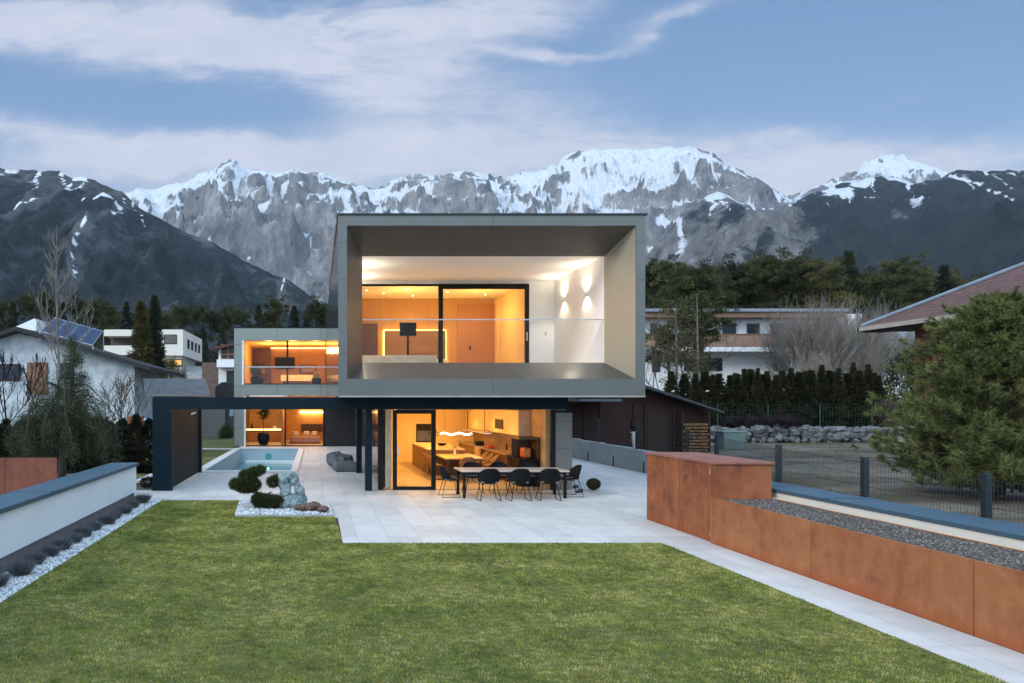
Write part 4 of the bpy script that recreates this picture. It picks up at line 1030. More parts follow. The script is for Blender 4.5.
lw_ = woodmat('larch_panelling',(.26,.11,.04),(.40,.19,.075),(9,9,.5),.55)
hp(MB().box(wl+.3,2.2,47.2,47.4,ob-.02,ot+.05), 'back_wall', lw_)
hp(MB().box(ol-.2,ol-.1,Yl+.31,47.2,ob-.02,ot+.05), 'room_wall', mat('amber_wall',(.60,.42,.22),.8))
hp(MB().box(2.0,2.2,Yl+.31,47.2,ob-.02,ot+.05), 'room_wall', lw_)
Yk=47.15
hp(MB().box(xat(255,Yk),xat(271,Yk),Yk-.3,Yk,ob,zat(349,Yk)), 'wine_cupboard', mat('wine_red_front',(.10,.04,.06),.5))
hp(MB().box(xat(271,Yk),2.0,Yk-.12,Yk-.02,zat(348.4,Yk),zat(346.2,Yk)), 'led_strip', emat('led_warm',(1,.62,.22),10))
t_ = thing('television','large black television on the larch wall of the far upper room','television',(xat(285,Yk),Yk-.2,zat(363,Yk)))
MB().box(-.68,.68,-.04,.04,-.38,.38).build('screen', mat('screen_black',(.004,.004,.005),.4,spec=.1), t_); MB().box(-.1,.1,.041,.14,-.1,.1).build('bracket', blk, t_)
t_ = thing('sideboard','pale lit sideboard below the television in the far upper room','sideboard',(xat(297,45),45,ob-.02))
MB().box(-1.05,1.05,-.25,.25,.35,.75).build('cabinet_body', mat('cream_panel',(.75,.68,.55),.6), t_, bevel=.01); MB().box(-.9,.9,-.2,.2,0,.35).build('plinth', oakd, t_)
pot = mat('dark_pot', (.012,.012,.015), .6,spec=.15)
def potplant(label, loc, r, h, ph, m, seed, leaves=260, stem=.2, name='potted_plant', group=None):
    t = thing(name, label, 'potted plant', loc, 0, group)
    MB().lathe([(r*.6,0),(r*.95,h*.35),(r,h*.7),(r*.85,h),(r*.7,h),(r*.7,h*.9)], n=18).build('pot', pot, t, smooth=True)
    MB().tube([(0,0,h*.8),(0,0,h+stem)],.02,6).build('stem', bark, t)
    rg = np.random.default_rng(seed); pos,D = needle_ball(None,(0,0,h+stem+ph*.5),ph*.6,leaves,rg,.1,.9,.2)
    V,Fc = tris(pos,D,ph*.35,ph*.12,rg); npmesh('foliage',V,Fc,m,t); return t
pl1 = leafmat('house_plant_leaf',(.02,.045,.012),(.06,.10,.03),8); pl2 = leafmat('yellow_flowers',(.45,.30,.03),(.6,.5,.08),8)
potplant('dark round pot with a small plant behind the left end of the upper wing balustrade', (xat(257,42),42,ob), .42,.50,.7,pl1,1,120,.1)
potplant('dark pot of yellow flowers on the right behind the upper wing balustrade', (xat(316.5,42),42,ob), .32,.42,.35,pl2,2,300,.0)
for x in (-3,-1.5,0,1.2): point('wing_glow',(x,43.5,ot-.4),WG_U,r=.2)
# lower part of the wing
lb_, lt_ = .0, wb-.1
hp(MB().box(wl,xat(244,Yl),Yl,Yl+.3,0,wb-.002), 'wing_wall', wm)
hp(MB().box(wl,wl+.3,Yl+.302,47.4,0,wb), 'wing_wall', wm)
hp(MB().box(xat(244,Yl),xat(245.6,Yl),Yl-.03,Yl+.2,0,wb-.03), 'window_reveal', mat('reveal_white',(.7,.7,.7),.5))
ww = hp(MB().box(xat(284.6,Yl),xat(286,Yl),Yl+.02,Yl+.12,.03,lt_).box(xat(323,Yl),xat(325,Yl),Yl+.02,Yl+.12,.03,lt_).box(xat(245.6,Yl),xat(325,Yl),Yl+.02,Yl+.12,.0,.06), 'window', blk)
chp(MB().box(xat(245.6,Yl),xat(325,Yl),Yl+.13,Yl+.15,.06,lt_),'pane',glz,ww)
hp(MB().box(xat(325,Yl),2.4,Yl,Yl+.1,0,lt_), 'dark_shutter', panelmat('shutter_black',(.012,.011,.012),.4,.1,per=(.62,0,.0),w=.02))
hp(MB().box(wl+.3,2.2,Yl+.3,47.4,-.03,.012), 'ground_floor', flo)
hp(MB().box(wl+.3,2.2,47.2,47.4,.012,wb), 'back_wall', mat('amber_wall2',(.62,.36,.15),.8))
hp(MB().box(xat(283,44),xat(284.5,44),Yl+.5,47.2,.012,wb-.1), 'partition', lw_)
hp(MB().box(xat(324,Yl),xat(324,Yl)+.1,Yl+.4,47.2,.012,wb-.1), 'partition', mat('amber_wall2',(.62,.36,.15),.8))
hp(MB().box(xat(300,46.9),xat(323,46.9),46.9,47.19,zat(411.5,46.9)-.10,zat(411.5,46.9)-.0), 'led_strip', emat('led_warm',(1,.62,.22),10))
hp(MB().box(xat(301,46.9),xat(322,46.9),47.0,47.19,zat(432,46.9),zat(424,46.9)), 'bed_back', oakd)
sh = thing('lit_shelf','low shelf edged with a warm light line in the far lower room','shelf',(xat(264,45.5),45.5,.012))
MB().box(-1.2,1.2,-.25,.25,.75,.80).build('board', oak, sh); MB().box(-1.2,1.2,-.27,-.251,.80,.86).build('led_strip', emat('led_warm',(1,.62,.22),10), sh); MB().box(-1.1,1.1,-.2,.2,0,.75).build('cabinet_body', lw_, sh)
potplant('large dark round pot with a small tree inside the far lower window', (xat(263.5,42.2),42.2,.012), .38,.75,.62,pl1,3,200,.85)
bd = thing('day_bed','low upholstered day bed with cushions in the far lower room','day bed',(xat(305,44),44,.012))
MB().box(-.95,.95,-.5,.5,.05,.45).build('mattress', mat('mauve_fabric',(.35,.24,.2),.9), bd, bevel=.06); MB().box(-.98,.98,-.53,.53,0,.05).build('base', oakd, bd)
for x in (-.6,.1,.6): MB().box(x-.2,x+.2,.2,.42,.46,.76).build('cushion', mat('pale_cushion',(.6,.5,.42),.9), bd, bevel=.06)
for x in (-3.2,-2.4,-1.2,-.1): point('wing_glow',(x,43.2,lt_-.35),WG_L,r=.2)
# pool jets lit teal
point('pool_lamp',(jx,38.2,jz),.7,(.35,.95,.9),.08)

# small household things
cer = mat('pale_ceramic',(.7,.66,.6),.4,var=.05); grn = leafmat('herb_leaf',(.02,.06,.01),(.08,.14,.03),9)
def vase(name, label, cat, loc, prof, m, foliage=None):
    t = thing(name, label, cat, loc); MB().lathe(prof, n=16).build('vessel', m, t, smooth=True)
    if foliage:
        rg = np.random.default_rng(int(loc[0]*100)%97); z,r,n = foliage; pos,D = needle_ball(None,(0,0,z),r,n,rg,.1,1,.1); V,Fc = tris(pos,D,r*.5,r*.12,rg); npmesh('foliage',V,Fc,grn,t)
    return t
vase('vase','tall pale vase with green twigs on the kitchen island','vase',(4.4,25.6,.945),[(.05,0),(.09,.08),(.07,.2),(.04,.28),(.05,.32)],cer,(.50,.20,160))
vase('bowl','shallow dark bowl on the kitchen island','bowl',(4.9,26.6,.945),[(.05,0),(.15,.03),(.20,.09),(.19,.09)],pot)
vase('vase','small pale vase on the indoor dining table','vase',(4.9,24.1,.765),[(.04,0),(.06,.05),(.03,.15),(.035,.18)],cer,(.27,.10,90))
vase('bottle','dark oil bottle by the kitchen tap','bottle',(6.75,24.2,.935),[(.035,0),(.035,.18),(.012,.24),(.012,.30)],mat('bottle_green',(.01,.03,.012),.15))
vase('herb_pot','herb pot on the right part of the kitchen worktop','herb pot',(6.7,23.2,.935),[(.06,0),(.08,.14),(.07,.14)],cer,(.24,.12,140))
vase('vase','slim dark vase on the far lit shelf','vase',(xat(252,45.5),45.4,.815),[(.06,0),(.10,.15),(.05,.35),(.07,.42)],pot)
vase('vase','round pale vase on the far lit shelf','vase',(xat(275,45.5),45.4,.815),[(.07,0),(.15,.12),(.08,.26),(.09,.28)],cer)
for i,(x,z,w_,h_,lb) in enumerate([(xat(262,47.1),4.9,.25,.35,'small upright framed picture beside the wine-coloured cupboard'),(xat(308,47.1),4.95,.55,.30,'wide dark framed picture right of the far television')]):
    t = thing('framed_picture',lb,'picture',(x,46.8 if i==0 else 47.1,z)); MB().box(-w_,w_,-.02,.02,-h_,h_).build('frame',blk,t); MB().box(-w_*.88,w_*.88,-.026,-.021,-h_*.85,h_*.85).build('picture_surface',mat('muted_print',(.16,.09,.10),.6,scale=2,c2=(.34,.22,.18)),t)
t = thing('wardrobe','tall dark wardrobe standing left of the lit headboard upstairs','wardrobe',(xat(370,27.2),27.4,3.66)); MB().box(-.3,.3,-.28,.28,0,2.1).build('carcass',oakd,t,bevel=.006); MB().box(-.004,.004,-.284,-.281,.05,2.05).build('door_gap',blk,t)
# ================================================================ NEIGHBOUR BUILDINGS
def gzf(x, y): return float(gz(np.array([x]), np.array([y]))[0])
rend = mat('aged_white_render', (.26,.31,.36), .9, scale=1.3, c2=(.56,.62,.67), detail=7)
rend2 = mat('clean_white_render', (.76,.80,.84), .9, var=.05)
wdk = mat('dark_eave_wood', (.035,.022,.018), .8, var=.2)
wgl = mat('dark_window_glass', (.02,.03,.045), .15, .0, var=.2, spec=.25)
wbr = woodmat('brown_boards', (.14,.075,.04), (.24,.13,.07), (6,6,.4), .75, 1)
rfd = mat('dark_roof_sheet', (.022,.022,.026), .85, var=.2, scale=6)

def T(name, label, cat, org): 
    t = thing(name, label, cat, org)
    return t, tuple(-c for c in org)
# left gable house
Y = 45.; t, iv = T('gable_house','white rendered gable house with solar panels on its low roof, left of the garden','house',(-17,48,1))
xl, xr = xat(-75,Y), xat(134.7,Y); ap = (xat(16,Y), zat(328.5,Y))
def hpt(mb, n, m, p, bevel=0): return mb.shift(iv).build(n, m, p, bevel=bevel)
zr = zat(360,Y); zl = zat(356,Y)
hpt(MB().prismY([(xl,0),(xr,0),(xr,zr-.15),(ap[0],ap[1]-.25),(xl,zl-.15)],Y,Y+10),'wall',rend,t)
er = (xat(150,Y-.8), zat(366.5,Y-.8)); el = (xat(-95,Y-.8), zat(362,Y-.8)); a2 = (xat(16,Y-.8), zat(326.5,Y-.8))
rf = hpt(MB().prismY([(a2[0],a2[1]),(er[0],er[1]),(er[0],er[1]-.28),(a2[0],a2[1]-.28)],Y-.9,Y+10.5).prismY([(a2[0]-.001,a2[1]-.28),(el[0],el[1]-.28),(el[0],el[1]),(a2[0]-.001,a2[1])],Y-.9,Y+10.5),'roof',rfd,t)
hpt(MB().prismY([(xat(15,Y+3),zat(327,Y+3)),(xat(36,Y+3),zat(331,Y+3)),(xat(36.5,Y+3),zat(319,Y+3)),(xat(34,Y+3),zat(318.6,Y+3))],Y+3,Y+5.5),'dormer',rend2,rf)
w_ = hpt(MB().box(xat(-12,Y),xat(21,Y),Y-.06,Y-.001,zat(381,Y),zat(364,Y)),'window',wdk,t); hpt(MB().box(xat(-10,Y),xat(4,Y),Y-.075,Y-.062,zat(379.5,Y),zat(365.5,Y)).box(xat(5.5,Y),xat(19.5,Y),Y-.075,Y-.062,zat(379.5,Y),zat(365.5,Y)),'pane',wgl,w_)
hpt(MB().box(xat(27.5,Y),xat(48,Y),Y-.08,Y-.001,zat(394,Y),zat(362.5,Y)),'shutter_door',wbr,t)
w_ = hpt(MB().box(xat(57,Y),xat(74,Y),Y-.06,Y-.001,zat(379,Y),zat(363,Y)),'window',wdk,t); hpt(MB().box(xat(59,Y),xat(72,Y),Y-.075,Y-.062,zat(377.5,Y),zat(364.5,Y)),'pane',wgl,w_)
# solar panels (on a rack, a thing of their own)
t, iv = T('solar_array','row of four dark blue solar panels on the roof of the left gable house','solar panels',(-15,44.6,6.6))
p00 = Vector(at(40,331,44.2)); p10 = Vector(at(93,345.5,44.2)); p01 = Vector(at(55,317.5,47.0)); p11 = Vector(at(103.5,331,47.0))
pvm = panelmat('solar_cells',(.010,.014,.045),.3,0,per=(.18,0,.14),w=.012,var=.15,dark=2.5)
for k in range(4):
    a0, a1 = k/4+.012, (k+1)/4-.012
    c = [p00.lerp(p10,a0), p00.lerp(p10,a1), p01.lerp(p11,a1), p01.lerp(p11,a0)]
    n_ = (c[1]-c[0]).cross(c[3]-c[0]).normalized()*.05
    fr_ = MB().hexa([tuple(q-n_) for q in c]+[tuple(q) for q in c]); o = hpt(fr_,'panel_frame',mat('alu_frame',(.5,.52,.55),.4,.5),t)
    cc = sum(c,Vector())/4; ci = [cc+(q-cc)*.94 for q in c]
    hpt(MB().hexa([tuple(q+n_*.04) for q in ci]+[tuple(q+n_*.15) for q in ci]),'solar_panel',pvm,o)
hpt(MB().tube([tuple(p00),(p00.x,p00.y,p00.z-.6)],.03,6).tube([tuple(p10),(p10.x,p10.y,p10.z-.5)],.03,6).tube([tuple(p01),(p01.x,p01.y,p01.z-1.6)],.03,6).tube([tuple(p11),(p11.x,p11.y,p11.z-1.6)],.03,6),'rack',mat('alu_frame',(.5,.52,.55),.4,.5),t)

# modern cream house on the slope
Y = 80.; t, iv = T('cream_modern_house','two-storey cream flat-roofed house on the slope behind the dark spruce','house',(-18,84,5))
crm = mat('cream_render', (.58,.57,.50), .85, var=.04)
x0,x1,x2 = xat(104,Y), xat(158.7,Y), xat(183,Y); zt, zm = zat(329.5,Y), zat(355.5,Y); Ys = 92.5
hpt(MB().prism([(x1,Y),(x2,Y),(xat(202,Ys),Ys),(x1,Ys)],zm,zt),'upper_storey',crm,t)
hpt(MB().box(x0,x1-.01,Y+.02,Y+2.5,zat(336,Y),zt),'roof_band',crm,t)
hpt(MB().box(x0,x1-.01,Y+.02,Y+.25,zat(355,Y),zat(345.5,Y)),'balcony_parapet',crm,t)
hpt(MB().box(x0,x1-.01,Y+2.6,Y+9,zm-3,zt),'recessed_wall',mat('brown_recess',(.12,.09,.075),.8),t)
hpt(MB().prism([(x1+.4,Y+.3),(x2-.2,Y+.3),(xat(195,Ys-2),Ys-2),(x1+.4,Ys-2)],zm-4.5,zm-.003),'lower_storey',mat('grey_cream_render',(.36,.35,.32),.85,var=.08),t)
w_ = hpt(MB().box(xat(164,Y),xat(177,Y),Y-.05,Y-.001,zat(344,Y),zat(334.5,Y)),'window',wdk,t); hpt(MB().box(xat(164.8,Y),xat(176.2,Y),Y-.065,Y-.052,zat(343.2,Y),zat(335.3,Y)),'blind',mat('grey_blind',(.10,.09,.09),.6),w_)
for k in range(4):
    a = (.20+.19*k); b2 = a+.10; P0 = Vector((x2,Y,0)); P1 = Vector((xat(202,Ys),Ys,0)); A = P0.lerp(P1,a); B = P0.lerp(P1,b2); n_ = (P1-P0).normalized(); n_ = Vector((n_.y,-n_.x,0))*.05
    hpt(MB().hexa([(A.x,A.y,9.2),(B.x,B.y,9.2),(B.x+n_.x,B.y+n_.y,9.2),(A.x+n_.x,A.y+n_.y,9.2),(A.x,A.y,10.3),(B.x,B.y,10.3),(B.x+n_.x,B.y+n_.y,10.3),(A.x+n_.x,A.y+n_.y,10.3)]),'window',wgl,t)
w_ = hpt(MB().box(xat(166,Y),xat(182,Y),Y+.2,Y+.299,zat(366,Y),zat(359,Y)),'window',wdk,t); hpt(MB().box(xat(167,Y),xat(181,Y),Y+.185,Y+.198,zat(365,Y),zat(360,Y)),'lit_pane',emat('lit_window',(1,.45,.12),.5),w_)
o = MB().hexa([(-14.5,76,3.2),(-9.2,76,3.2),(-9.2,82,3.2),(-14.5,82,3.2),(-14.5,76,3.6),(-9.5,76,4.0),(-11.0,82,7.0),(-15.5,82,7.0)]).build('rock_bank', mat('rock_bank_stone',(.14,.14,.15),.9,scale=2,c2=(.28,.28,.28),bmp=.6,bscale=4)); tag(o,'grey stone embankment below the cream flat-roofed house','embankment')
o = MB().box(xat(202,70),xat(219,70),70,71,3,zat(362.5,70)).build('brown_retaining_wall', mat('brown_rough_wall',(.10,.075,.06),.9,scale=3,c2=(.16,.12,.10),bmp=.5)); tag(o,'brown retaining wall between the cream house and the white balcony house','retaining wall')

# white house with timber gable window
Y = 65.; t, iv = T('balcony_house','white house with timber-framed gable window seen just left of the far wing','house',(-7,69,3))
x0 = xat(218.5,Y)
hpt(MB().box(x0,-3,Y,Y+8,2,zat(347,Y)),'wall',rend2,t)
hpt(MB().prismY([(xat(211,Y-1),zat(347.5,Y-1)),(-2,zat(330,Y-1)),(-2,zat(333.5,Y-1)),(xat(211,Y-1),zat(350,Y-1))],Y-1.2,Y+8.5),'roof',mat('maroon_eave',(.08,.03,.03),.7),t)
w_ = hpt(MB().box(xat(221,Y),xat(245,Y),Y-.06,Y-.001,zat(359,Y),zat(344.5,Y)),'window',woodmat('orange_timber',(.35,.15,.06),(.42,.2,.08),(1,1,1),.6),t)
hpt(MB().box(xat(222,Y),xat(227.6,Y),Y-.075,Y-.062,zat(353.6,Y),zat(346,Y)).box(xat(229,Y),xat(236,Y),Y-.075,Y-.062,zat(353.6,Y),zat(345,Y)).box(xat(222,Y),xat(227.6,Y),Y-.075,Y-.062,zat(358.5,Y),zat(355,Y)).box(xat(229,Y),xat(236,Y),Y-.075,Y-.062,zat(358.5,Y),zat(355,Y)),'pane',wgl,w_)
hpt(MB().box(xat(217,Y-1),-3,Y-1.2,Y-.062,zat(367.3,Y-1),zat(359.6,Y-1)),'balcony',rend2,t)
w_ = hpt(MB().box(xat(226.5,Y),xat(236,Y),Y-.06,Y-.001,zat(383,Y),zat(371,Y)),'window',wdk,t); hpt(MB().box(xat(227.3,Y),xat(235,Y),Y-.075,Y-.062,zat(382,Y),zat(372,Y)),'pane',wgl,w_)
t, iv = T('covered_trailer','dark covered shape standing in front of the white balcony house','trailer',(xat(230,60),60,3))
hz = zat(381.5,60)-3
MB().prismY([(-1.1,-.6),(1.2,-.6),(1.2,hz*.9),(.4,hz),(-.7,hz*.93),(-1.2,hz*.6)],-1,1).build('canvas_cover',mat('black_canvas',(.012,.013,.016),.7),t,bevel=.1)
for s in (-.6,.6): MB().tube([(s,-1.05,-.45),(s,-.95,-.45)],.3,14).build('wheel',mat('tyre_black',(.01,.01,.01),.8),t)

# corrugated shed behind the pergola
Y = 35.; t, iv = T('corrugated_shed','low shed with a grey corrugated roof behind the dark pergola','shed',(-7.5,37,1))
def corr(xl0,xr0,y0,z0,xl1,xr1,y1,z1,n=150):
    q = MB(); V=[]; 
    for i in range(n+1):
        s=i/n; dz_=.05*math.sin(i*math.pi/2.0)
        V += [(xl0+(xr0-xl0)*s,y0,z0+dz_),(xl1+(xr1-xl1)*s,y1,z1+dz_)]
    return q.add(V,[(2*i,2*i+2,2*i+3,2*i+1) for i in range(n)])
zA, zB = zat(393.2,Y), zat(378.8,38.5)
o = hpt(corr(xat(145,Y),xat(210,Y),Y,zA,xat(141,38.5)*.985,xat(205,38.5),38.5,zB),'roof',mat('corrugated_grey',(.20,.22,.25),.5,.2,var=.25,scale=2),t)
sd = o.modifiers.new('Solidify','SOLIDIFY'); sd.thickness=.02
hpt(MB().box(xat(150,Y)+.1,xat(196,Y)-.1,Y+.25,37.5,.0,zA-.06),'wall',wbr,t)
hpt(MB().box(xat(145,Y),xat(210,Y),Y-.03,Y-.005,zA-.16,zA-.03),'gutter',mat('gutter_grey',(.12,.13,.14),.5),t)
# concrete garage wall seen through the pergola
Y = 51.; t, iv = T('garage','plain grey concrete garage seen through the pergola beyond the back lawn','garage',(-8,53,0))
hpt(MB().box(xat(196,Y),xat(224.8,Y),Y,Y+4,0,3.0),'wall',panelmat('garage_panels',(.17,.175,.165),.8,0,per=(0,0,.75),w=.015,var=.1),t)
hpt(MB().box(xat(225,Y),xat(236,Y),Y+.6,Y+4,0,3.0),'door',mat('garage_door_grey',(.06,.08,.085),.6),t)
hpt(MB().box(xat(228.5,Y),xat(232.5,Y),Y+.55,Y+.598,1.6,2.4),'pane',mat('pale_pane',(.35,.45,.55),.2),t)

# parked car behind the hedge
_c = 0
t, iv = T('parked_car','pale silver car mostly hidden behind the hedge left of the pergola','car',(xat(143,33),33,gzf(xat(143,33),33))); t.scale=(1.15,1.15,1.35)
carm = mat('silver_paint',(.5,.54,.58),.25,.5,var=.03)
prf = [(-2.1,.35),(-2.15,.75),(-1.5,.92),(-.9,1.38),(.7,1.42),(1.5,.98),(2.1,.85),(2.15,.35)]
hb_ = MB()
for s in (-.8,.8):
    pass
hb_.prismY(prf,-.82,.82).build('body',carm,t,bevel=.08)
MB().prismY([(-1.25,.98),(-.85,1.32),(.65,1.35),(1.25,1.0)],-.835,-.822).build('side_window',wgl,t); MB().prismY([(-1.25,.98),(-.85,1.32),(.65,1.35),(1.25,1.0)],.822,.835).build('side_window',wgl,t)
for sx in (-1.35,1.35):
    for sy in (-.84,.72):
        wv = MB().tube([(sx,sy,.32),(sx,sy+.14,.32)],.33,18).build('wheel',mat('tyre_black',(.01,.01,.01),.8),t); MB().tube([(sx,sy-.006,.32),(sx,sy+.146,.32)],.19,12).build('rim',mat('steel_pale',(.6,.6,.6),.35,.9),wv)
for sy in (-.6,.6): MB().box(2.12,2.17,sy-.15,sy+.15,.62,.75).build('headlight',mat('lamp_white',(.6,.63,.66),.4),t)

# long white house with balcony, right
Y = 57.; t, iv = T('long_balcony_house','long white house with a wooden balcony behind the thuja row','house',(35,62,3))
x0,x1 = xat(600,Y), xat(862,Y); zt = zat(312.5,Y)
hpt(MB().box(x0,x1,Y,Y+9,1.5,zt-.12),'wall',rend2,t)
hpt(MB().box(x0-1,xat(847,Y-1.2),Y-1.4,Y+10,zt-.10,zt+.14),'roof',mat('flat_roof_grey',(.22,.26,.32),.6),t)
hpt(MB().box(x0-.9,xat(846,Y-1.2),Y-1.2,Y+9.5,zt-.55,zt-.10),'roof_fascia',woodmat('fascia_wood',(.16,.09,.06),(.24,.15,.10),(1,1,4),.7),t)
for a_,b2 in ((650,657),(722,736),(746.5,759.5),(770.5,783)):
    w_ = hpt(MB().box(xat(a_,Y),xat(b2,Y),Y-.05,Y-.001,zat(334.5,Y),zat(323.5,Y)),'window',mat('window_frame_grey',(.12,.12,.13),.6),t); hpt(MB().box(xat(a_+.8,Y),xat(b2-.8,Y),Y-.065,Y-.052,zat(334,Y),zat(324.4,Y)),'pane',wgl,w_)
bl = hpt(MB().box(xat(645,Y-1.2),xat(803,Y-1.2),Y-1.3,Y-1.2,zat(347,Y-1.2),zat(335,Y-1.2)),'balcony_front',woodmat('weathered_balcony',(.22,.13,.09),(.36,.24,.18),(9,1,.5),.75),t)
hpt(MB().box(xat(645,Y-1.2),xat(803,Y-1.2),Y-1.3,Y-.002,zat(351.5,Y-1.2),zat(347.3,Y-1.2)),'balcony_slab',rend2,t)
hpt(MB().box(xat(645,Y-1.2),xat(803,Y-1.2),Y-1.34,Y-1.16,zat(334.9,Y-1.2),zat(333.9,Y-1.2)),'handrail',wbr,bl)
for a_,b2,c_,d_ in ((684,722,358,371),(773,790,357,371),(652,660,356,372)):
    w_ = hpt(MB().box(xat(a_,Y),xat(b2,Y),Y-.05,Y-.001,zat(d_,Y),zat(c_,Y)),'window',wdk,t); hpt(MB().box(xat(a_+1,Y),xat(b2-1,Y),Y-.065,Y-.052,zat(d_-1,Y),zat(c_+1,Y)),'pane',wgl,w_)
# small pale house further right behind the shrubs
Y = 72.; t, iv = T('white_annex','white annex with a pale blue roof glimpsed below the red-tiled eave','house',(60,76,4))
hpt(MB().box(xat(880,Y),xat(940,Y),Y,Y+6,2.5,zat(337,Y)),'wall',rend2,t)
hpt(MB().prismY([(xat(872,Y),zat(352,Y)),(xat(945,Y),zat(326,Y)),(xat(945,Y),zat(329,Y)),(xat(872,Y),zat(355,Y))],Y-1.5,Y+6.5),'roof',mat('pale_blue_roof',(.30,.38,.46),.6),t)

# right: hipped red roof house
t, iv = T('hipped_roof_house','brick house with a reddish-brown hipped tile roof at the right edge','house',(29,22,0))
tilem = panelmat('red_brown_tiles',(.125,.058,.047),.75,0,per=(0,.30,.17),w=.03,var=.30,dark=.45,nscale=7)
ex, ey, ez = 24.0, 30.0, 5.95; W_ = 16.; dpt = 26.; hgt = 4.6
e = [(ex,ey,ez),(ex,ey-dpt,ez),(ex+W_,ey-dpt,ez),(ex+W_,ey,ez)]; r1 = (ex+W_/2,ey-W_/2,ez+hgt); r0 = (ex+W_/2,ey-dpt+W_/2,ez+hgt)
dn = lambda p,d=.16: (p[0],p[1],p[2]-d)
q = MB(); q.add([e[0],e[1],e[2],e[3],r1,r0]+[dn(p) for p in e],[(1,0,4,5),(0,3,4),(3,2,5,4),(2,1,5),(0,1,7,6),(1,2,8,7),(2,3,9,8),(3,0,6,9),(6,7,8,9)])
rf = hpt(q,'roof',tilem,t)
hpt(MB().tube([(ex-.02,ey+.02,ez+.04),tuple(Vector(e[0]).lerp(Vector(r1),1.0)+Vector((0,0,.05)))],.085,8),'hip_ridge',mat('hip_metal',(.18,.24,.29),.4,.3),rf)
hpt(MB().box(ex-.16,ex-.005,ey-dpt,ey+.1,ez-.20,ez-.02).box(ex-.16,ex+W_,ey+.005,ey+.16,ez-.2,ez-.02),'gutter',mat('cream_gutter',(.36,.35,.31),.5),t)
hpt(MB().box(ex+.9,ex+W_-.9,ey-dpt+.9,ey-1.6,0,ez-.17),'wall',panelmat('red_brick',(.17,.05,.032),.85,0,per=(0,.25,.075),w=.008,var=.2,dark=1.6,nscale=6),t)
hpt(MB().box(ex-.0,ex+.9,ey-dpt,ey,ez-.26,ez-.165),'eave_boards',wdk,t)

# wooden shed right of the box
Y = 33.; t, iv = T('wooden_shed','dark reddish timber shed with a shallow black roof behind the concrete wall','shed',(17,36,0))
xr_ = xat(712,Y); xl_ = xat(574,Y)
red = woodmat('red_brown_boards',(.024,.010,.008),(.048,.018,.012),(8,8,.4),.8,1)
hpt(MB().prismY([(xl_,0),(xr_,0),(xr_,zat(410,Y)),(xat(636,Y),zat(385,Y)),(xat(600,Y),zat(390,Y)),(xl_,zat(398,Y))],Y+.8,Y+7),'wall',red,t)
hpt(MB().prismY([(xat(634,Y),zat(381,Y)),(xat(725,Y),zat(411.5,Y)),(xat(725,Y),zat(413.5,Y)),(xat(634,Y),zat(384,Y))],Y,Y+7.6),'roof',mat('shed_roof_black',(.045,.05,.06),.6),t)
hpt(MB().prismY([(xat(634,Y)-.01,zat(381,Y)),(xat(634,Y)-.01,zat(384,Y)),(xat(560,Y),zat(402,Y)),(xat(560,Y),zat(400,Y))],Y,Y+7.6),'roof',mat('shed_roof_black',(.045,.05,.06),.6),t)
hpt(MB().box(xat(655,Y),xat(676,Y),Y+.75,Y+.798,.2,zat(412,Y)),'door',wdk,t)
hpt(MB().box(xat(576,Y-1),xat(617,Y-1),Y-1.5,Y+.7,zat(401.5,Y-1),zat(399,Y-1)),'canopy',mat('canopy_grey',(.10,.12,.14),.6),t)
for px_ in (590,606,640,652,681): hpt(MB().box(xat(px_,Y),xat(px_,Y)+.1,Y+.72,Y+.797,.0,zat(404,Y)),'batten',wdk,t)
# firewood stack
t, iv = T('firewood_stack','stack of split firewood under the right end of the shed roof','firewood',(xat(694,33.3),33.2,.2))
rg = np.random.default_rng(4); q = MB(); q2 = MB()
lm = mat('cut_log_ends',(.09,.045,.02),.8,scale=9,c2=(.30,.16,.08))
for i in range(9):
    for j in range(9):
        x = -.52+.13*i+(.06 if j%2 else 0); z = .1+.125*j*1.25
        if z > 1.75: continue
        q.tube([(x,-.02-rg.random()*.06,z),(x,.5,z)], .055+rg.random()*.014, 7)
q.build('log_pile', lm, t)
MB().box(-.66,-.60,-.05,.5,0,1.95).build('support_post', wdk, t); MB().box(.66,.72,-.05,.5,0,1.95).build('support_post', wdk, t)
t, iv = T('green_tub','pale green rectangular water tub standing by the stone wall','tub',(xat(731,35.2),35.2,.24))
MB().hexa([(-.50,-.3,0),(.45,-.3,0),(.45,.3,0),(-.50,.3,0),(-.60,-.38,.86),(.58,-.38,.86),(.58,.38,.86),(-.60,.38,.86)]).build('tub_body', mat('tub_plastic',(.20,.30,.29),.5,var=.1), t, bevel=.03)
MB().box(-.65,.63,-.41,.41,.86,.92).build('rim', mat('tub_plastic',(.20,.30,.29),.5,var=.1), t, bevel=.01)
t, iv = T('folded_tarpaulin','blue-grey folded sheets leaning upright beside the firewood stack','tarpaulin',(xat(704,34),34,.2))
for k in range(3): MB().hexa([(-.28+.18*k,0,0),(-.14+.18*k,0,0),(-.14+.18*k,.08,0),(-.28+.18*k,.08,0),(-.24+.18*k,.25,1.05),(-.12+.18*k,.25,1.1-.1*k),(-.12+.18*k,.32,1.1-.1*k),(-.24+.18*k,.32,1.05)]).build('sheet', mat('tarp_blue',(.20,.26,.32),.7,var=.2), t)
t, iv = T('standpipe','white wrapped garden standpipe standing behind the concrete wall','standpipe',(xat(634,27.5),27.5,.2))
MB().tube([(0,0,0),(.02,0,.6),(-.02,0,1.25)],[.06,.07,.10],10).build('wrapped_pipe', mat('wrap_white',(.50,.50,.52),.8,var=.15), t, smooth=True)
MB().tube([(-.02,0,1.25),(-.02,0,1.5),(.0,0,1.95)],[.09,.14,.03],8).build('dark_cap', blk, t); MB().tube([(-.03,-.02,1.15),(-.25,-.05,1.12),(-.28,-.05,1.0)],.03,8).build('spout', blk, t)

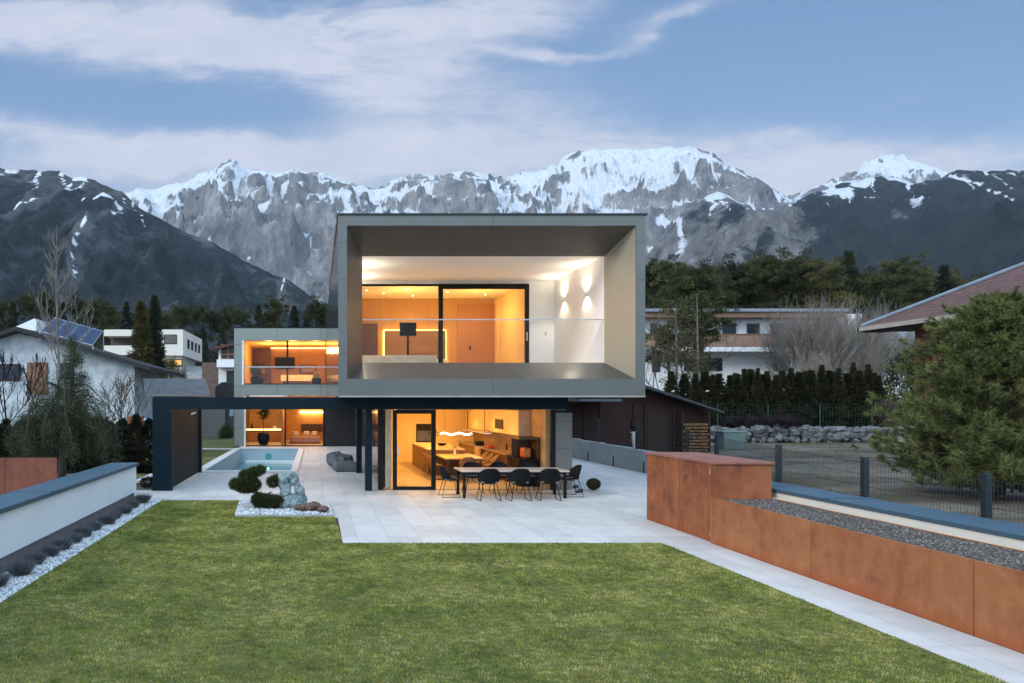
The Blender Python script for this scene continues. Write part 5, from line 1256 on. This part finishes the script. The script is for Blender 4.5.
# rough stone wall
t, iv = T('stone_wall','rough dry-laid wall of pale boulders at the far side of the field','stone wall',(30,41,0))
q = MB(); rg = random.Random(9); x = 14.5
Yw2 = 41.1
while x < 34.5:
    zz = .25
    for k in range(3):
        r = rg.uniform(.17,.30)
        q.ball((x+rg.uniform(-.2,.2), Yw2+rg.uniform(-.08,.14), .25+.14+k*.29+rg.uniform(-.09,.09)), r*rg.uniform(.75,1.15), 4, (rg.uniform(.8,1.5),.8,rg.uniform(.6,1.1)), .30)
    x += .27
q.shift(iv).build('boulders', mat('pale_boulder',(.045,.048,.05),.85,scale=2.6,c2=(.20,.22,.24),bmp=.5,bscale=8), t)
MB().box(34.5,41.5,41.15,41.6,.1,1.15).shift(iv).build('wall_end', mat('grey_boulder',(.20,.19,.18),.9,scale=3,c2=(.32,.31,.30),bmp=.5), t)
# green wire fence on the terrace above
t, iv = T('green_fence','thin green wire fence with slim posts in front of the thuja row','fence',(28,42.5,1))
gfm = mat('green_coating',(.01,.06,.04),.6)
fx = [xat(p,42.6) for p in (694,717.5,768,820,872)]
for x in fx: MB().tube([(x,42.6,.9),(x,42.6,2.55)],.035,8).shift(iv).build('post',gfm,t)
for a_,b2 in zip(fx[:-1],fx[1:]):
    q = MB()
    for k in range(9): q.tube([(a_,42.6,1.05+k*.18),(b2,42.6,1.05+k*.18)],.004,3,cap=False)
    n_ = int((b2-a_)/.2)
    for k in range(n_): q.tube([(a_+k*.2,42.6,1.05),(a_+k*.2,42.6,2.49)],.004,3,cap=False)
    q.shift(iv).build('wire_panel',gfm,t)
snm = mat('old_snow',(.60,.64,.70),.8,var=.08,bmp=.3)
for i,(px_,py_,rx,ry,lb) in enumerate([(918,430,.9,.7,'patch of old snow under the left side of the big pine'),(935,424,1.1,.8,'patch of old snow at the foot of the brick house'),(965,432,.8,.6,'small snow patch behind the big pine trunk')]):
    Yp = 683*2.35/(py_-403); x_ = xat(px_,Yp)
    q = MB(); q.ball((0,0,0),1,9,(rx,ry,.10),.12); o = q.build('snow_patch',snm,None,smooth=True); place(o,(x_,Yp,gzf(x_,Yp)+.03),i); tag(o,lb,'snow patch')

# ================================================================ VEGETATION
def crown_pts(rg, h, r, base, n, kind):
    """clump centres"""
    out = []
    for i in range(n):
        if kind == 'pine':
            t = rg.random()**.8; z = base+(h-base)*t; prof_ = math.sin(math.pi*min(1,(t*.85+.15)))**.7*(1-.35*t)
            a = rg.uniform(0,6.28); q = rg.random()**.45
            out.append((math.cos(a)*q*r*prof_, math.sin(a)*q*r*prof_, z))
        elif kind == 'spruce':
            t = rg.random()**1.3; z = base+(h-base)*t; prof_ = (1-t)**.9+.03
            a = rg.uniform(0,6.28); q = rg.random()**.4
            out.append((math.cos(a)*q*r*prof_, math.sin(a)*q*r*prof_, z-.12*q*r*prof_))
        elif kind == 'column':
            t = rg.random(); z = base+(h-base)*t; prof_ = min(1,(1-t)*1.7)**.95*min(1,.55+t*2)
            a = rg.uniform(0,6.28); q = rg.random()**.35
            out.append((math.cos(a)*q*r*prof_, math.sin(a)*q*r*prof_, z))
    return np.array(out)
def make_tree(name, kind, h, r, base, ncl, npl, L, W, cr, lm, seed, droop=0, trunk_r=.16, limbs=10, lean=0):
    t = thing(name, '', 'tree')
    rg = np.random.default_rng(seed); rr = random.Random(seed)
    c = crown_pts(rg, h, r, base, ncl, kind)
    if kind == 'pine':   # group clumps into a few plates with gaps
        nb = 15; cen = crown_pts(rg, h, r*.85, base, nb, kind); cen[0] = (0,0,h*.95)
        j = rg.integers(0,nb,ncl); c = cen[j]+rg.normal(0,1,(ncl,3))*np.array([r*.26,r*.26,(h-base)*.05])
    c[:,0] += lean*c[:,2]
    sz = cr*rg.uniform(.6,1.25,ncl)
    P = np.repeat(c,npl,0); d = rg.normal(size=(len(P),3)); d /= np.linalg.norm(d,axis=1,keepdims=True)
    P = P+d*np.repeat(sz,npl)[:,None]*rg.uniform(.3,1,(len(P),1))*np.array([1,1,.6])
    outd = P-np.array([0,0,h*.4]); outd[:,2] *= .4; outd /= np.maximum(np.linalg.norm(outd,axis=1,keepdims=True),1e-3)
    D = d*.7+outd*.5+np.array([0,0,.35-droop])
    V,Fc = tris(P,D,L*rg.uniform(.6,1.3,len(P)),W,rg)
    npmesh('crown',V,Fc,lm,t)
    q = MB(); pts = [(lean*h*k/6+rr.uniform(-.04,.04)*h*.15*(k>0), rr.uniform(-.04,.04)*h*.15*(k>0), h*.96*k/6) for k in range(7)]
    q.tube(pts,[trunk_r*(1-.14*k) for k in range(7)],8)
    for i in range(limbs):
        k = c[rr.randrange(ncl)]; z0 = max(base*.8, k[2]-.35*r); q.tube([(lean*z0,0,z0),tuple(k)],[trunk_r*.35,trunk_r*.08],5)
    q.build('trunk', bark, t)
    return t
fl1 = leafmat('forest_needles',(.018,.027,.011),(.085,.095,.036),.55,.8)
fl2 = leafmat('forest_needles_yellow',(.03,.036,.012),(.125,.118,.04),.6,.8)
fl3 = leafmat('forest_needles_dark',(.010,.018,.010),(.035,.05,.022),.6,.8)
V4 = [make_tree('pine_tree','pine',15,3.0,5,150,90,.24,.11,.62,fl1,1), make_tree('pine_tree','pine',14,3.3,4,170,90,.24,.11,.66,fl1,2), make_tree('pine_tree','spruce',16,3.0,2.5,420,34,.26,.11,.42,fl3,3), make_tree('pine_tree','pine',13,2.7,4.5,140,90,.24,.11,.6,fl2,4)]
used = [False]*4
def forest(items, group, phrase):
    items = sorted(items, key=lambda q: q[0]/q[1]); 
    for i,(x,y,h,k) in enumerate(items):
        src = V4[k]; o = src if not used[k] else copy_tree(src); used[k] = True
        hh = (15,14,16,13)[k]; s = h/hh
        place(o,(x,y,gzf(x,y)-.2),(i*1.7)%6.28,(s*1.05,s*1.05,s)); o['group'] = group; o['category']='tree'
        kd = ('rounded green pine','broad-crowned green pine','dark pointed spruce','yellow-green pine')[k]
        o['label'] = f'{kd}, {ORD[i]} from the left {phrase}'
rr = random.Random(21)
# right forest: tops follow the photograph's tree line
its = []
tl = [(648,262),(664,275),(682,262),(700,268),(716,274),(735,262),(755,255),(772,258),(790,254),(806,258),(826,262),(848,250),(866,270),(896,259),(915,275),(944,264),(962,276),(985,282),(1010,280)]
kk = [1,0,2,3,0,1,0,1,0,1,3,2,0,1,0,2,0,1,0]
for (px_,py_),k in zip(tl,kk):
    Yt = rr.uniform(84,98); x = xat(px_,Yt); zt = zat(py_+6,Yt); its.append((x,Yt,max(7,zt-gzf(x,Yt)+.6),k))
for i in range(18):
    Yt = rr.uniform(100,114); px_ = 645+i*21+rr.uniform(-6,6); x = xat(px_,Yt); zt = zat(rr.uniform(272,286),Yt); its.append((x,Yt,zt-gzf(x,Yt),rr.choice([0,1,2,3])))
forest(its,'pines of the forest behind the long balcony house','behind the long balcony house')
its = []
px_ = -12
while px_ < 330:
    Yt = rr.uniform(118,135); py_ = 306+rr.uniform(-5,9)+ (6 if 150<px_<215 else 0)-(7 if px_<60 else 0); x = xat(px_,Yt); zt = zat(py_,Yt); its.append((x,Yt,max(7,zt-gzf(x,Yt)+.6),rr.choice([0,1,1,3,0,2]))); px_ += rr.uniform(12,19)
for i in range(15):
    Yt = rr.uniform(103,114); px_ = -5+i*23+rr.uniform(-5,5); x = xat(px_,Yt); zt = zat(rr.uniform(322,334),Yt); its.append((x,Yt,max(6,zt-gzf(x,Yt)),rr.choice([0,1,2,2])))
forest(its,'pines of the forest on the left slope','in the left slope forest')

# thuja row
tf = leafmat('thuja_leaf',(.012,.016,.007),(.055,.055,.022),2.2)
th = [make_tree('thuja','column',3.9,.5,.05,330,44,.10,.035,.10,tf,s,trunk_r=.06,limbs=0) for s in (31,32,33)]
tp = [(672,383),(684,380),(697,378),(707,381),(721,383),(734,380),(745,372),(758,372),(768,378),(778,376),(789,370),(797,378),(812,376),(821,370),(829,376),(838,374),(846,378),(855,368),(866,370),(876,378)]
tp = sorted(tp+[(715,384),(728,382),(739,378),(751,375),(763,377),(784,375),(803,378),(834,377),(861,373),(872,376)])
tp = [(p+2*math.sin(p*3.1),min(q,377)-5*abs(math.sin(p*1.7))) for p,q in tp]
for i,(px_,py_) in enumerate(tp):
    Yt = 45+.5*math.sin(i*2.1); x = xat(px_,Yt); z0 = gzf(x,Yt); s = (zat(py_,Yt)-z0)/3.9
    o = th[i] if i < 3 else copy_tree(th[i%3])
    place(o,(x,Yt,z0),i*2.1,(1.35+.35*math.sin(i*2.7),1.35+.35*math.sin(i*2.7),s)); o['group']='thujas of the row behind the green fence'; o['label']=f'dark green slim thuja, {ORD[i]} from the left in the row behind the green fence'
# dark brush in front of the thujas
def twigs(name, n, h, spread, seed, m, r0=.03, up=.75, depth=4, parent=None, n0=7, fine=1.0):
    """many-stemmed bare branching"""
    rr = random.Random(seed); q = MB()
    def grow(p, d, L, r, k):
        p2 = p+d*L; mid = p+d*L*.5+Vector((rr.uniform(-1,1),rr.uniform(-1,1),0))*L*.06
        q.tube([tuple(p),tuple(mid),tuple(p2)],[r,r*.8,r*.6],3 if r<.02 else 5,cap=False)
        if k <= 0: return
        for _ in range(n):
            e = Vector((rr.gauss(0,1),rr.gauss(0,1),rr.gauss(0,.6))); e = (d+e*spread+Vector((0,0,up*.35))).normalized()
            grow(p+d*L*rr.uniform(.45,1), e, L*rr.uniform(.6,.85), max(r*.55,.0055*fine), k-1)
    for i in range(n0):
        a = rr.uniform(0,6.28); e = Vector((math.cos(a)*rr.uniform(.1,.7),math.sin(a)*rr.uniform(.1,.7),1)).normalized()
        grow(Vector((math.cos(a)*.15,math.sin(a)*.15,0)), e, h*.34, r0, depth)
    return q.build(name, m, parent)
grb = leafmat('grey_twig',(.13,.118,.108),(.31,.285,.26),1.2,.9)
dkb = leafmat('dark_twig',(.012,.010,.014),(.03,.024,.03),1.2,.9)
brb = leafmat('brown_twig',(.055,.042,.036),(.13,.10,.085),1.2,.9)
shr = []
for s in (5,6,7):
    t = thing('bare_shrub','','shrub'); twigs('branches',4,5.2,.50,s,grb,.035,up=.95,depth=4,parent=t,n0=9,fine=1.25); shr.append(t)
spt = [(797,51,7.4),(824,50,8.0),(850,51.5,8.2),(876,50,7.2),(898,52,6.6),(812,48.5,4.6),(862,48.5,5.0)]
for i,(px_,Yt,hh) in enumerate(sorted(spt)):
    o = shr[i] if i < 3 else copy_tree(shr[i%3]); x = xat(px_,Yt); place(o,(x,Yt,gzf(x,Yt)-.1),i*1.9,(hh/7.0,hh/7.0,hh/3.9)); o['group']='leafless grey shrubs right of the balcony house'; o['label']=f'tall leafless grey shrub, {ORD[i]} from the left before and beside the balcony house'
for i,(px_,w_,lb) in enumerate([(742,1.0,'low dark brushwood heap above the left part of the stone wall'),(770,1.2,'low dark brushwood heap above the middle of the stone wall'),(788,.9,'low dark brushwood heap at the right of the other heaps on the stone wall')]):
    t = thing('brush_heap',lb,'brushwood'); twigs('branches',4,1.35,.8,20+i,dkb,.02,up=.1,depth=4,parent=t,n0=12,fine=1.2); place(t,(xat(px_,41.8),41.8,.95),i,(1.5*w_,1.1*w_,.85))
# two thin mixed trees in front of the white house
bt = leafmat('ivy_leaf',(.035,.042,.018),(.11,.115,.05),1.5)
pn_l = leafmat('front_pine_needles',(.020,.030,.012),(.105,.115,.042),1.2,.8)
for i,(px_,Yt,py_,lb) in enumerate([(669,48.5,264,'tall open pine beside the grey box, left of two before the balcony house'),(702,48,262,'tall open pine with a bare lower trunk, right of two before the balcony house')]):
    o = make_tree('pine_tree','pine',11,1.75,4.2,150,110,.17,.06,.42,pn_l,120+i,trunk_r=.13,limbs=16); x = xat(px_,Yt); z0 = gzf(x,Yt); place(o,(x,Yt,z0),i,(1,1,(zat(py_,Yt)-z0)/11)); o['label']=lb
for i,(px_,Yt,py_,lb) in enumerate([(676,47,292,'slender half-bare tree with a straight pale trunk, left one before the balcony house'),(697,46,285,'slender half-bare tree with sparse green clumps, right one before the balcony house')]):
    x = xat(px_,Yt); z0 = gzf(x,Yt); hh = zat(py_,Yt)-z0
    t = thing('slender_tree',lb,'tree',(x,Yt,z0)); twigs('branches',3,hh*.95,.42,40+i,brb,.07,up=.8,depth=4,parent=t,n0=2,fine=1.6)
    rg = np.random.default_rng(60+i); c = np.stack([rg.normal(0,.62,46),rg.normal(0,.5,46),rg.uniform(.25,.95,46)*hh],-1); P = np.repeat(c,60,0)+rg.normal(0,.20,(46*60,3)); V,Fc = tris(P,rg.normal(size=P.shape)+np.array([0,0,.4]),.14,.06,rg); npmesh('foliage',V,Fc,bt,t)
    MB().tube([(0,0,0),(.05,0,hh*.5),(0,0,hh*.92)],[.10,.08,.02],8).build('trunk',mat('pale_bark',(.16,.14,.12),.9,var=.3,scale=5),t)

# big pine at the right (full, low branches)
def big_pine():
    cx, cy = 16.95, 17.0; z0 = gzf(cx,cy)
    t = thing('pine_tree','large bushy pine with low spreading branches behind the wire fence at the right edge','tree',(cx,cy,z0))
    rr = random.Random(90); rg = np.random.default_rng(90); q = MB(); H_ = 4.95; tips = []
    q.tube([(0,0,0),(.06,0,1.2),(-.02,.04,2.6),(.02,0,H_-.2)],[.16,.13,.08,.02],10)
    nb = 270
    for i in range(nb):
        tt = (i+.5)/nb; z = .30+(H_-.35)*tt**1.05
        R_ = 3.0*(1-tt)**.6*(.62+.38*min(1,tt*4))*rr.uniform(.62,1.12)+.12
        a = i*2.39996+rr.uniform(-.3,.3); up = .10+.55*tt
        end = Vector((math.cos(a)*R_, math.sin(a)*R_, z+R_*up*.6)); st = Vector((0,0,z)); mid = st.lerp(end,.55)+Vector((0,0,-.06*R_))
        q.tube([tuple(st),tuple(mid),tuple(end)],[.035*(1-.6*tt),.022*(1-.5*tt),.008],5,cap=False)
        n_ = int(5+R_*6)
        for k in range(n_):
            s = .30+.70*(k+rr.random())/n_; p = (st.lerp(mid,s/.55) if s < .55 else mid.lerp(end,(s-.55)/.45))
            off = Vector((rr.gauss(0,1),rr.gauss(0,1),rr.gauss(0,.55)))*.17*(.35+.65*R_/2.7)
            tips.append((p+off, (end-st).normalized()*.6+off.normalized()*.55+Vector((0,0,.55))))
    q.build('trunk', bark, t, smooth=True)
    n = len(tips); c = np.array([tuple(a) for a,_ in tips]); d0 = np.array([tuple(b) for _,b in tips]); d0 /= np.linalg.norm(d0,axis=1,keepdims=True)
    npn = 60; P = np.repeat(c,npn,0)+np.repeat(d0,npn,0)*rg.uniform(-.04,.12,(n*npn,1)); D = np.repeat(d0,npn,0)*.75+rg.normal(0,.62,(n*npn,3))
    V,Fc = tris(P,D,.135*rg.uniform(.7,1.3,n*npn),.017,rg)
    m = leafmat('pine_needles',(.038,.055,.018),(.20,.225,.075),1.9); npmesh('crown',V,Fc,m,t)
    # pale young shoots (candles)
    P = np.repeat(c[::3],9,0)+np.repeat(d0[::3],9,0)*.16; D = np.repeat(d0[::3],9,0)+rg.normal(0,.25,P.shape); V,Fc = tris(P,D,.10,.02,rg)
    npmesh('young_shoots',V,Fc,leafmat('young_needles',(.10,.125,.04),(.19,.21,.08),3),t)
    return t
big_pine()

# left: tall bare tree, dark spruce, weeping cedar, hedge, bare branches
def bare_tree(name,label,px_,Yt,py_,m,seed,r0=.16,side=.34,n=17):
    x = xat(px_,Yt); z0 = gzf(x,Yt); hh = zat(py_,Yt)-z0
    t = thing(name,label,'tree',(x,Yt,z0)); rr = random.Random(seed); q = MB()
    q.tube([(0,0,0),(.1,0,hh*.35),(-.05,0,hh*.7),(0,0,hh)],[r0,r0*.75,r0*.4,.015],8)
    def sub(p,d,L,r,k):
        pts = [p]; dd = d.copy()
        for j in range(5):
            dd = (dd+Vector((rr.gauss(0,.07),rr.gauss(0,.07),.13))).normalized(); pts.append(pts[-1]+dd*L/5)
        q2 = [tuple(a) for a in pts]; q.tube(q2,[max(.010,r*(1-.15*j)) for j in range(6)],4,cap=False)
        if k > 0:
            for j in range(1,6):
                for _ in range(2 if k > 1 else 1):
                    sub(pts[j],(dd+Vector((rr.gauss(0,.6),rr.gauss(0,.6),rr.gauss(.1,.3)))).normalized(),L*rr.uniform(.25,.5),r*.4,k-1)
    for i in range(n):
        s = .28+.66*i/n; a = i*2.4; L = hh*side*(1-s)*1.3+.4
        sub(Vector((0,0,hh*s)),Vector((math.cos(a)*.75,math.sin(a)*.75,.85)).normalized(),L,r0*.38*(1-s)+.012,2)
    q.build('branches',m,t); return t
bare_tree('bare_tree','tall leafless pale tree rising in front of the left gable house',57,37,224,grb,3,.10,.24,13)
bare_tree('bare_tree','dark leafless fruit tree at the left edge before the gable house',4,31,352,dkb,8,.06,.34,8)
bare_tree('bare_tree','small dark leafless tree between the cedar top and the shutter door',36,32,356,dkb,11,.04,.34,7)
0 and bare_tree('bare_tree','small dark leafless tree in front of the right half of the gable wall',103,33,354,dkb,14,.05,.4,8)
bare_tree('bare_tree','brown leafless bush-like tree right behind the weeping cedar',122,29,384,brb,17,.05,.5,9)
o = make_tree('spruce_tree','spruce',7.6,1.6,.6,420,34,.28,.07,.26,leafmat('olive_spruce',(.02,.025,.008),(.09,.075,.02),1.3),71,droop=.35,trunk_r=.14)
Yt=56; x=xat(141,Yt); z0=gzf(x,Yt); place(o,(x,Yt,z0),0,(1,1,(zat(303,Yt)-z0)/7.6)); o['label']='olive-brown spruce standing before the cream flat-roofed house'
o = make_tree('spruce_tree','spruce',7.6,1.25,.6,420,34,.28,.07,.24,fl3,72,droop=.35,trunk_r=.14)
Yt=57; x=xat(154.5,Yt); z0=gzf(x,Yt); place(o,(x,Yt,z0),0,(1,1,(zat(298,Yt)-z0)/7.6)); o['label']='narrow dark spruce just right of the olive-brown spruce'
# weeping cedar
def cedar():
    cx, cy = xat(62,19.3), 19.3; t = thing('weeping_cedar','weeping blue-green cedar drooping over the left garden wall','tree',(cx,cy,0))
    rr = random.Random(5); rg = np.random.default_rng(5); q = MB(); 
    q.tube([(0,0,0),(0,0,1.0),(.15,0,2.2),(.28,.0,3.2),(.36,0,4.3)],[.13,.11,.08,.05,.012],10); c = []; d0 = []
    for i in range(46):
        a = i*2.4+rr.uniform(-.3,.3); R_ = rr.uniform(.6,1.0)*(1.65 if math.cos(a)>0 else 1.75); z = rr.uniform(1.7,3.25); crest = Vector((math.cos(a)*R_*.55,math.sin(a)*R_*.45,z+.10-.25*rr.random()))
        end = Vector((math.cos(a)*R_,math.sin(a)*R_*.8,rr.uniform(1.05,2.25))); st = Vector((.12,0,z-.25)); pts = [st, st.lerp(crest,.6)+Vector((0,0,.08)), crest, crest.lerp(end,.5)+Vector((math.cos(a)*.14,math.sin(a)*.1,.16)), end]
        q.tube([tuple(p) for p in pts],[.03,.025,.018,.012,.006],5,cap=False)
        for j in range(4):
            for k in range(10):
                p = pts[j].lerp(pts[j+1],rr.random())
                if j < 1 and rr.random() < .6: continue
                dr = rr.uniform(0,.7)*(j>0); pp = p+Vector((rr.gauss(0,.10),rr.gauss(0,.10),-dr*.8))
                c.append(tuple(pp)); d0.append((math.cos(a)*.5+rr.gauss(0,.3),math.sin(a)*.5+rr.gauss(0,.3),-.35))
    for i in range(40):
        z = rr.uniform(2.6,4.35); a = i*2.4; R_ = (4.5-z)*.42*rr.uniform(.6,1.2); q.tube([(.14+.07*(z-1.5),0,z),(.14+.07*(z-1.5)+math.cos(a)*R_,math.sin(a)*R_,z-.12*R_)],[.015,.005],4,cap=False)
        for k in range(5):
            s = rr.uniform(.2,1); c.append((.14+.07*(z-1.5)+math.cos(a)*R_*s,math.sin(a)*R_*s,z-.12*R_*s)); d0.append((math.cos(a)*.4,math.sin(a)*.4,-.3))
    q.build('trunk',mat('cedar_bark',(.05,.045,.04),.9,var=.25,scale=10),t,smooth=True)
    c = np.array(c); d0 = np.array(d0); n = len(c); m_ = 44
    P = np.repeat(c,m_,0)+rg.normal(0,1,(n*m_,3))*np.array([.07,.07,.11]); D = np.repeat(d0,m_,0)+rg.normal(0,.7,(n*m_,3)); V,Fc = tris(P,D,.065*rg.uniform(.6,1.3,n*m_),.014,rg)
    npmesh('crown',V,Fc,leafmat('cedar_needles',(.016,.026,.014),(.075,.092,.040),2.2),t)
cedar()
# hedge: separate clipped conifers grown together
hl = leafmat('hedge_leaf',(.008,.010,.006),(.026,.026,.013),2.5)
hg = [make_tree('hedge_shrub','column',2.2,.62,.02,300,40,.08,.03,.12,hl,s,trunk_r=.05,limbs=0) for s in (81,82)]
i = 0; px_ = -20
while px_ < 152:
    Yt = 25.5; o = hg[i] if i < 2 else copy_tree(hg[i%2]); x = xat(px_,Yt); place(o,(x,Yt,gzf(x,Yt)),i*1.3,(1,1,.92+.06*math.sin(i*1.7))); o['group']='conifers of the dark hedge left of the pergola'; o['label']=f'dark hedge conifer, {ORD[i]} from the left behind the cedar and white wall'; o['category']='shrub'; i += 1; px_ += 13
for i,(px_,lb) in enumerate([(100,'rust-orange planter box peeping over the hedge beside the cedar'),(135.5,'rust-orange planter box peeping over the hedge nearest the pergola')]):
    t = thing('rust_box',lb,'planter box',(xat(px_,27.2),27.2,0)); MB().box(-.28,.28,-.2,.2,0,zat(418 if i==0 else 416.5,27.2)).build('sheet_body',cor,t,bevel=.01); MB().box(-.3,.3,-.22,.22,zat(418 if i==0 else 416.5,27.2)-.05,zat(418 if i==0 else 416.5,27.2)+.015).build('rim',cor,t)
o = MB().box(xat(139,23),xat(152,23)+.3,22.2,24.6,0,.06).build('stone_slab',mat('pale_slab',(.5,.54,.58),.7)); tag(o,'pale flat stone slab in the grass left of the pergola post','stone slab')
t = thing('low_shrub','small dark shrub at the foot of the pergola post','shrub',(xat(147.5,21.2),21.2,0)); rg=np.random.default_rng(3); pos,D=needle_ball(None,(0,0,.14),.22,900,rg,.05); V,Fc=tris(pos,D,.08,.02,rg); npmesh('foliage',V,Fc,hl,t)
# shrubs beyond: olive bush under the cream house, plants behind garage
for i,(px_,Yt,py_,r,lb) in enumerate([(172,72,362,1.6,'yellow-green bush on the slope below the cream flat-roofed house'),(226,50.2,428,.5,'small green bush at the corner of the grey garage'),(886,44,404,1.2,'dry brown bush beside the right end of the thuja row'),(915,47,352,3.0,'large dark bush between the grey shrubs and the brick house')]):
    x = xat(px_,Yt); z0 = gzf(x,Yt); hh = max(.5,zat(py_,Yt)-z0)
    t = thing('bush',lb,'bush',(x,Yt,z0)); rg=np.random.default_rng(30+i); c = crown_pts(rg,hh,r,.1,90,'pine'); P = np.repeat(c,50,0)+rg.normal(0,.18*r**.5,(4500,3)); V,Fc=tris(P,rg.normal(size=P.shape)+np.array([0,0,.4]),.16*r**.5,.05*r**.5,rg); npmesh('foliage',V,Fc,[fl2,pl1,brb,fl3][i],t); MB().tube([(0,0,0),(0,0,hh*.7)],.05,5).build('stem',bark,t)

# dry grass clumps at field
rg = np.random.default_rng(15); n = 26000
x = rg.uniform(9.8,40,n); y = 9+33*rg.random(n)**.8; k = (x > 9.9) & ((y<20.5)|(x>12.6)) & (fbm(x/3,y/1.6,3)>.02); x=x[k]; y=y[k]
P = np.stack([x,y,gz(x,y)],-1); D = rg.normal(0,.5,(len(x),3)); D[:,2] = 1
V,Fc = tris(P,D,.10*rg.uniform(.4,1.3,len(x)),.018,rg)
o = npmesh('dry_grass',V,Fc,leafmat('dry_grass_blade',(.06,.055,.03),(.17,.14,.085),2)); tag(o,'sparse dry winter grass on the brown field beyond the wire fence','dry grass',kind='stuff')

# ================================================================ HAZE
if HAZE > 0:
    q = MB(); q.box(-7500,7500,-900,7600,-60,1900); o = q.build('haze', mat('x',(1,1,1))); tag(o,'thin bluish evening haze softening the far mountains','haze',kind='stuff')
    m = bpy.data.materials.new('haze_air'); m.use_nodes = True; n_ = m.node_tree; n_.nodes.clear()
    oo = n_.nodes.new('ShaderNodeOutputMaterial'); pv = n_.nodes.new('ShaderNodeVolumePrincipled'); pv.inputs['Color'].default_value = (.72,.83,1,1); pv.inputs['Density'].default_value = HAZE; pv.inputs['Anisotropy'].default_value=.0
    n_.links.new(pv.outputs[0], oo.inputs['Volume']); o.data.materials.clear(); o.data.materials.append(m)
